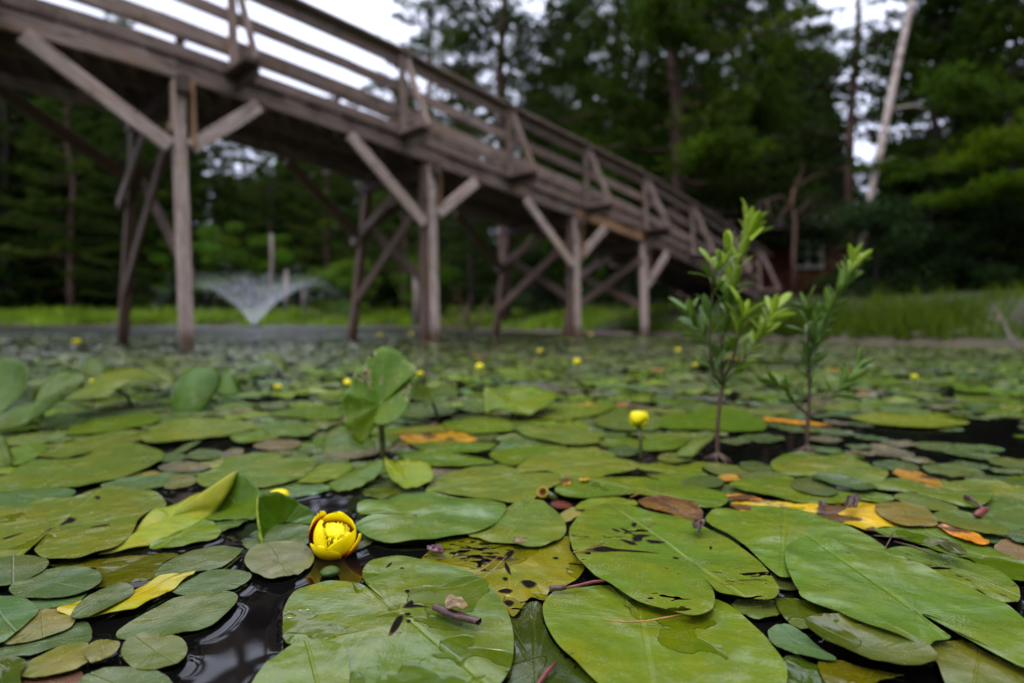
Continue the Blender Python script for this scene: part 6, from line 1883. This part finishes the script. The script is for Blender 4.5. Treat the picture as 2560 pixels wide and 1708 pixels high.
# ================================================================== SHOOTS standing in the water
def shoot(name, label, base_px, Y, stems, leafs, seed, cols, rad):
    g = ground(*base_px)
    o = thing(name, label, 'plant', (g[0], g[1], 0))
    r_ = np.random.default_rng(seed)
    paths = []
    for pts in stems:
        w = [at(*px('V', x, y), Y + dy) - np.array([g[0], g[1], 0]) for x, y, dy in pts]
        paths.append(w)
    mb = MB()
    for i, w in enumerate(paths):
        if i == 0: w = [np.array([0, 0, -.05])] + w
        n_ = len(w)
        r0 = rad if i == 0 else rad * .55
        mb.tube(w, [r0 * (1 - .8 * k_ / (n_ - 1)) + .0006 for k_ in range(n_)], 8)
    for k_ in range(9):                     # flared reddish roots at the water line
        a_, l_ = r_.uniform(0, 6.28), r_.uniform(.012, .034)
        mb.tube([(0, 0, .012), (math.cos(a_) * l_ * .4, math.sin(a_) * l_ * .4, .005), (math.cos(a_) * l_, math.sin(a_) * l_, -.004)], [rad * .8, rad * .6, rad * .25], 6)
    mb.build('stem', MAT['shoot_stem'], o)
    V, F, C = [], [], []

    def leaf(p, d, nrm, ln, wd, col, bend):
        s_ = np.cross(d, nrm); s_ /= np.linalg.norm(s_) + 1e-9
        n2 = np.cross(s_, d)
        o0 = len(V)
        prof = [(0, .08), (.12, .30), (.3, .72), (.5, .97), (.68, 1.0), (.84, .74), (.95, .34), (1, .03)]
        for t_, w_ in prof:
            q = p + d * ln * t_ + n2 * (bend * ln * t_ * t_)
            for e_ in (-1, 0, 1):
                V.append(q + s_ * (e_ * w_ * wd) + n2 * (.22 * wd * w_ * abs(e_)))
                C.append(np.array(col) * (1.15 if e_ == 0 else 1.0))
        for k_ in range(len(prof) - 1):
            for e_ in (0, 1):
                a_ = o0 + k_ * 3 + e_
                F.append((a_, a_ + 1, a_ + 4, a_ + 3))
    for (si, t0, t1, n_, l0, l1, c0_, c1_) in leafs:
        w = np.array(paths[si])
        L_ = np.linspace(0, 1, len(w))
        for k_ in range(n_):
            f = t0 + (t1 - t0) * (k_ + r_.random() * .5) / n_
            p = np.array([np.interp(f, L_, w[:, i]) for i in range(3)])
            p2 = np.array([np.interp(min(1, f + .06), L_, w[:, i]) for i in range(3)])
            p1 = np.array([np.interp(max(0, f - .06), L_, w[:, i]) for i in range(3)])
            ax = unit(p2 - p1)
            az = k_ * 2.4 + r_.normal() * .3
            sidev = np.array([math.cos(az), math.sin(az) * .8, 0])
            sidev -= ax * (sidev @ ax)
            tipness = f
            spread = r_.uniform(.5, 1.15) * (1.1 - .55 * tipness)
            d = unit(ax * (1 - .35 * spread) + sidev * spread + r_.normal(size=3) * .08)
            nrm = unit(ax * .8 - sidev * .6 + r_.normal(size=3) * .35)
            ln = (l0 + (l1 - l0) * r_.random()) * 1.16
            col = lerp(c0_, c1_, min(1, max(0, f + r_.normal() * .2)))
            leaf(p, d, nrm, ln, ln * r_.uniform(.13, .175), np.array(col) * r_.uniform(.8, 1.2), r_.uniform(-.25, .05))
    fo = link('foliage', mesh('foliage', V, F, MAT['shoot_leaf'], True, col=C), o)
    md = fo.modifiers.new('thickness', 'SOLIDIFY'); md.thickness = .0005
    return o


LO, MI, HI = (.095, .18, .035), (.12, .21, .016), (.27, .38, .018)
shoot('shoot_plant', 'taller leafy shoot with three stems and bright yellow-green tips, standing in dark water', (1795, 1150), 1.145,
      [[(232, 1400, 0), (232, 1290, 0), (246, 1120, 0), (264, 1035, 0), (248, 900, .0), (270, 700, .0), (295, 560, .01), (320, 440, .015), (345, 330, .02), (395, 215, .025), (412, 150, .03)],
       [(262, 1040, 0), (212, 985, -.01), (190, 860, -.02), (188, 700, -.03), (205, 520, -.03), (225, 400, -.03), (285, 330, -.03), (300, 265, -.03)],
       [(266, 1030, 0), (300, 985, .01), (350, 935, .02), (420, 835, .03), (480, 735, .04), (515, 680, .045), (560, 610, .05)],
       [(205, 520, -.03), (205, 420, -.04), (210, 330, -.04)],
       [(248, 920, 0), (205, 840, .02), (140, 760, .03), (95, 690, .035), (75, 620, .04)],
       [(268, 1000, 0), (320, 890, -.02), (345, 790, -.03), (362, 690, -.035), (380, 620, -.04)]],
      [(0, .33, .62, 15, .028, .046, LO, MI), (0, .58, .90, 13, .040, .062, MI, HI), (0, .88, 1.0, 13, .034, .052, HI, HI), (1, .15, .75, 15, .028, .045, LO, MI), (1, .7, 1.0, 9, .03, .045, MI, HI),
       (2, .15, .7, 17, .026, .042, MI, HI), (2, .62, 1.0, 12, .036, .052, MI, HI), (3, .2, 1, 6, .032, .042, MI, HI), (0, .25, .36, 16, .014, .026, LO, LO), (4, .25, 1, 15, .03, .046, LO, MI), (5, .25, 1, 15, .03, .048, MI, HI), (0, .36, .62, 10, .034, .05, LO, MI)], 5, None, .0036)
shoot('shoot_plant', 'smaller bluish-green leafy shoot leaning right, standing in the water behind the pads', (2018, 1131), 1.21,
      [[(735, 1380, 0), (733, 1300, 0), (745, 1180, 0), (748, 1050, 0), (742, 900, 0), (770, 790, .0), (820, 690, .01), (880, 580, .015), (935, 480, .02), (975, 400, .025), (1000, 345, .03)],
       [(742, 1205, 0), (700, 1170, -.01), (655, 1130, -.015), (620, 1070, -.02), (560, 1030, -.03)],
       [(752, 1215, 0), (800, 1165, .01), (860, 1105, .015), (930, 1030, .02), (985, 985, .03), (1030, 930, .035)],
       [(742, 900, 0), (738, 760, -.01), (745, 640, -.015), (735, 590, -.02)]],
      [(0, .36, .60, 26, .022, .036, LO, LO), (0, .55, .86, 26, .030, .046, LO, MI), (0, .84, 1.0, 14, .032, .048, MI, HI), (1, .3, 1, 20, .020, .038, LO, MI), (2, .4, 1, 20, .024, .046, LO, MI), (0, .30, .5, 14, .024, .04, LO, MI), (3, .1, 1, 14, .028, .042, LO, MI),
       (0, .28, .4, 10, .014, .022, LO, LO)], 15, None, .0034)

# ================================================================== LITTER on the pads
def needle(pts, tile, label, r=.0006, z=.016, mat='needle', name='pine_needle', cat='pine needle', taper=True):
    w = np.array([ground(*px(tile, *p), z) for p in pts])
    base = w.mean(0)
    rr = [r * (.6 if i in (0, len(w) - 1) else 1) for i in range(len(w))]
    o = MB().tube([q - base for q in w], rr, 6).build(name, MAT[mat])
    o.location = base
    return tag(o, label, cat)


needle([(1610, 1248), (1720, 1262), (1830, 1258), (1930, 1240), (2010, 1225)], 'B', 'orange curved pine needle lying on the big bright green pad', .0007, z=.0125)
needle([(970, 1024), (1040, 980), (1105, 922)], 'B', 'reddish pine needle across the black holes of the eaten yellow-green pad', .0006, z=.0095)
needle([(1012, 1046), (1080, 990), (1135, 930)], 'B', 'golden pine needle beside the reddish one on the eaten pad', .0006, z=.0095)
needle([(1463, 915), (1530, 895), (1605, 884)], 'B', 'pale needle at the left rim of the insect-slit pad', .0005, z=.0215)
needle([(1750, 640), (1790, 622), (1818, 612)], 'B', 'short needle on the long ragged pad', .0006, z=.0185)
nd = [at(*px('A', 590, 934), .675), at(*px('A', 720, 880), .70), at(*px('A', 830, 830), .735), at(*px('A', 930, 782), .765), at(*px('A', 1016, 745), .785)]
nd = [q + np.array([0, -.012, .006]) for q in nd]
nb = np.mean(nd, 0)
o = MB().tube([q - nb for q in nd], [.0004, .0007, .0008, .0007, .0004], 6).build('pine_needle', MAT['needle']); o.location = nb
tag(o, 'long tan pine needle lying across the folded leaf', 'pine needle')
needle([(1600, 830), (1700, 838), (1810, 842)], 'C', 'dry twig lying flat on the wet green pad near the right edge', .0010, z=.0165, mat='rot', name='twig', cat='twig')
needle([(1655, 895), (1680, 850), (1698, 808)], 'C', 'dry twig standing across the flat one on the wet green pad', .0008, z=.0175, mat='rot', name='twig', cat='twig')
needle([(1700, 860), (1800, 885), (1900, 925)], 'C', 'brown twig leading to the torn hole of the pad near the right edge', .0011, z=.0185, mat='rot', name='twig', cat='twig')
# dead red flower stalk
o = thing('dead_flower_stalk', 'reddish dead flower stalk with a dark red tip, lying between the big front pads', 'stalk', ground(*px('B', 1480, 1080), .014))
b0 = np.array(o.location)
q = [ground(*px('B', x, y), .014) - b0 for x, y in [(1632, 1055), (1560, 1062), (1490, 1080), (1430, 1092)]]
MB().tube(q, [.0013, .0014, .0013, .0013], 8).build('stalk', MAT['red_stalk'], o)
q = [ground(*px('B', x, y), .014) - b0 for x, y in [(1440, 1090), (1405, 1092), (1370, 1094), (1348, 1095)]]
MB().tube(q, [.0013, .0026, .0024, .0030], 8).build('tip', MAT['rot'], o)
needle([(1275, 1600), (1300, 1560), (1335, 1510), (1380, 1465)], 'B', 'red stick lying on the dark sunken pad at the bottom', .0016, z=.006, mat='red_stalk', name='red_stick', cat='stick')
# curled bark and scrap
o = thing('bark_curl', 'rolled brown curl of bark lying on the big wet heart-shaped pad', 'bark', ground(*px('B', 885, 1232), .016))
b0 = np.array(o.location)
q = [ground(*px('B', x, y), .017) - b0 for x, y in [(778, 1185), (830, 1205), (900, 1232), (960, 1248), (998, 1258)]]
rb_ = random.Random(2)
V, F = [], []
ns, nl = 26, 22
qa = np.array(q)
ax_ = qa[-1] - qa[0]; ln_ = np.linalg.norm(ax_); ax_ /= ln_
sd_ = np.cross(ax_, [0, 0, 1])
for i in range(nl):
    f = i / (nl - 1)
    cpt = qa[0] + ax_ * ln_ * f + sd_ * .0015 * math.sin(f * 3)
    for k_ in range(ns):
        t_ = k_ / (ns - 1)
        an = -1.2 + t_ * 8.2
        rr = (.0022 + .0030 * t_) * (1 - .25 * abs(f - .45)) * (1 + .10 * noise.noise(Vector((f * 6, t_ * 5, 1))))
        jag = .0022 * noise.noise(Vector((t_ * 7, f * 2, 9))) if i in (0, nl - 1) else 0
        V.append(tuple(cpt + sd_ * rr * math.cos(an) + np.array([0, 0, 1]) * rr * .72 * math.sin(an) + ax_ * jag))
for i in range(nl - 1):
    for k_ in range(ns - 1):
        F.append((i * ns + k_, i * ns + k_ + 1, (i + 1) * ns + k_ + 1, (i + 1) * ns + k_))
MAT['barkcurl'] = simple('purple_brown_bark', (.105, .05, .042), .3, .65, 210, bump=.0008, stretch=(1, 3, 1))
MB().add(V, F).build('roll', MAT['barkcurl'], o)


def scrap(pts, tile, z, label, col, name, cat, crumple=.004, mat='rot'):
    w = smooth_closed([ground(*px(tile, *p), z) for p in pts], 2)
    b0 = w.mean(0)
    r_ = random.Random(len(label))
    V = [(0, 0, crumple)]; n_ = len(w)
    for f in (.35, .7, 1.0):
        for i in range(n_):
            p = (w[i] - b0) * f
            V.append((p[0], p[1], crumple * r_.uniform(-.1, 1.1)))
    F = [(0, 1 + i, 1 + (i + 1) % n_) for i in range(n_)]
    for k_ in range(2):
        for i in range(n_):
            j = (i + 1) % n_
            F.append((1 + k_ * n_ + i, 1 + (k_ + 1) * n_ + i, 1 + (k_ + 1) * n_ + j, 1 + k_ * n_ + j))
    me = mesh(name, V, F, MAT[mat], False)
    o = link(name, me, None, b0)
    md = o.modifiers.new('thickness', 'SOLIDIFY'); md.thickness = .0008
    return tag(o, label, cat)


MAT['tanscrap'] = simple('tan_leaf_scrap', (.26, .17, .07), .55, .75, 110, bump=.001)
MAT['purple'] = simple('purple_bract', (.10, .03, .045), .3, .5, 200)
scrap([(830, 1195), (832, 1150), (880, 1142), (930, 1175), (940, 1198), (880, 1205)], 'B', .022, 'mottled tan scrap of dead leaf leaning on the bark curl', None, 'leaf_scrap', 'leaf scrap', .003, 'tanscrap')
scrap([(735, 900), (760, 885), (800, 895), (825, 920), (815, 932), (775, 920), (745, 912)], 'B', .009, 'purple-brown husk on the left rim of the eaten yellow-green pad', None, 'husk', 'husk', .004, 'purple')
scrap([(2060, 790), (2100, 770), (2130, 775), (2110, 800), (2095, 820), (2075, 800)], 'B', .024, 'brown crumbled scrap at the far rim of the insect-slit pad', None, 'leaf_scrap', 'leaf scrap', .006)
scrap([(1165, 862), (1185, 845), (1205, 855), (1240, 850), (1200, 870)], 'B', .0155, 'small brown crumb on the near rim of the scratched pad', None, 'leaf_scrap', 'leaf scrap', .003, 'tanscrap')
scrap([(1320, 690), (1340, 668), (1365, 680), (1355, 700), (1332, 705)], 'C', .019, 'brown crumb in the middle of the yellow-orange dying pad', None, 'leaf_scrap', 'leaf scrap', .006)
scrap([(1455, 690), (1480, 665), (1530, 660), (1525, 685), (1490, 705)], 'C', .019, 'tufted brown scrap at the right of the crumb on the dying pad', None, 'leaf_scrap', 'leaf scrap', .010)
scrap([(1840, 880), (1900, 865), (1980, 890), (2068, 940), (2030, 948), (1930, 905)], 'C', .022, 'rolled grey-green leaf flap on the wet green pad near the right edge', None, 'leaf_scrap', 'leaf scrap', .008, 'stalk')
# reddish pod on a stalk at the right
o = thing('dead_flower_stalk', 'reddish pod on a bent stalk lying on the pads near the right edge', 'stalk', ground(*px('C', 2140, 700), .014))
b0 = np.array(o.location)
q = [ground(*px('C', x, y), .016) - b0 for x, y in [(2060, 640), (2090, 650), (2120, 672), (2150, 700)]]
MB().tube(q, [.0045, .0025, .0020, .0020], 8).build('stalk', MAT['rot'], o)
MB().tube([ground(*px('C', x, y), .016) - b0 for x, y in [(2172, 695), (2150, 705), (2120, 722), (2105, 728)]], [.002, .0045, .0045, .002], 8).build('pod', MAT['red_stalk'], o)
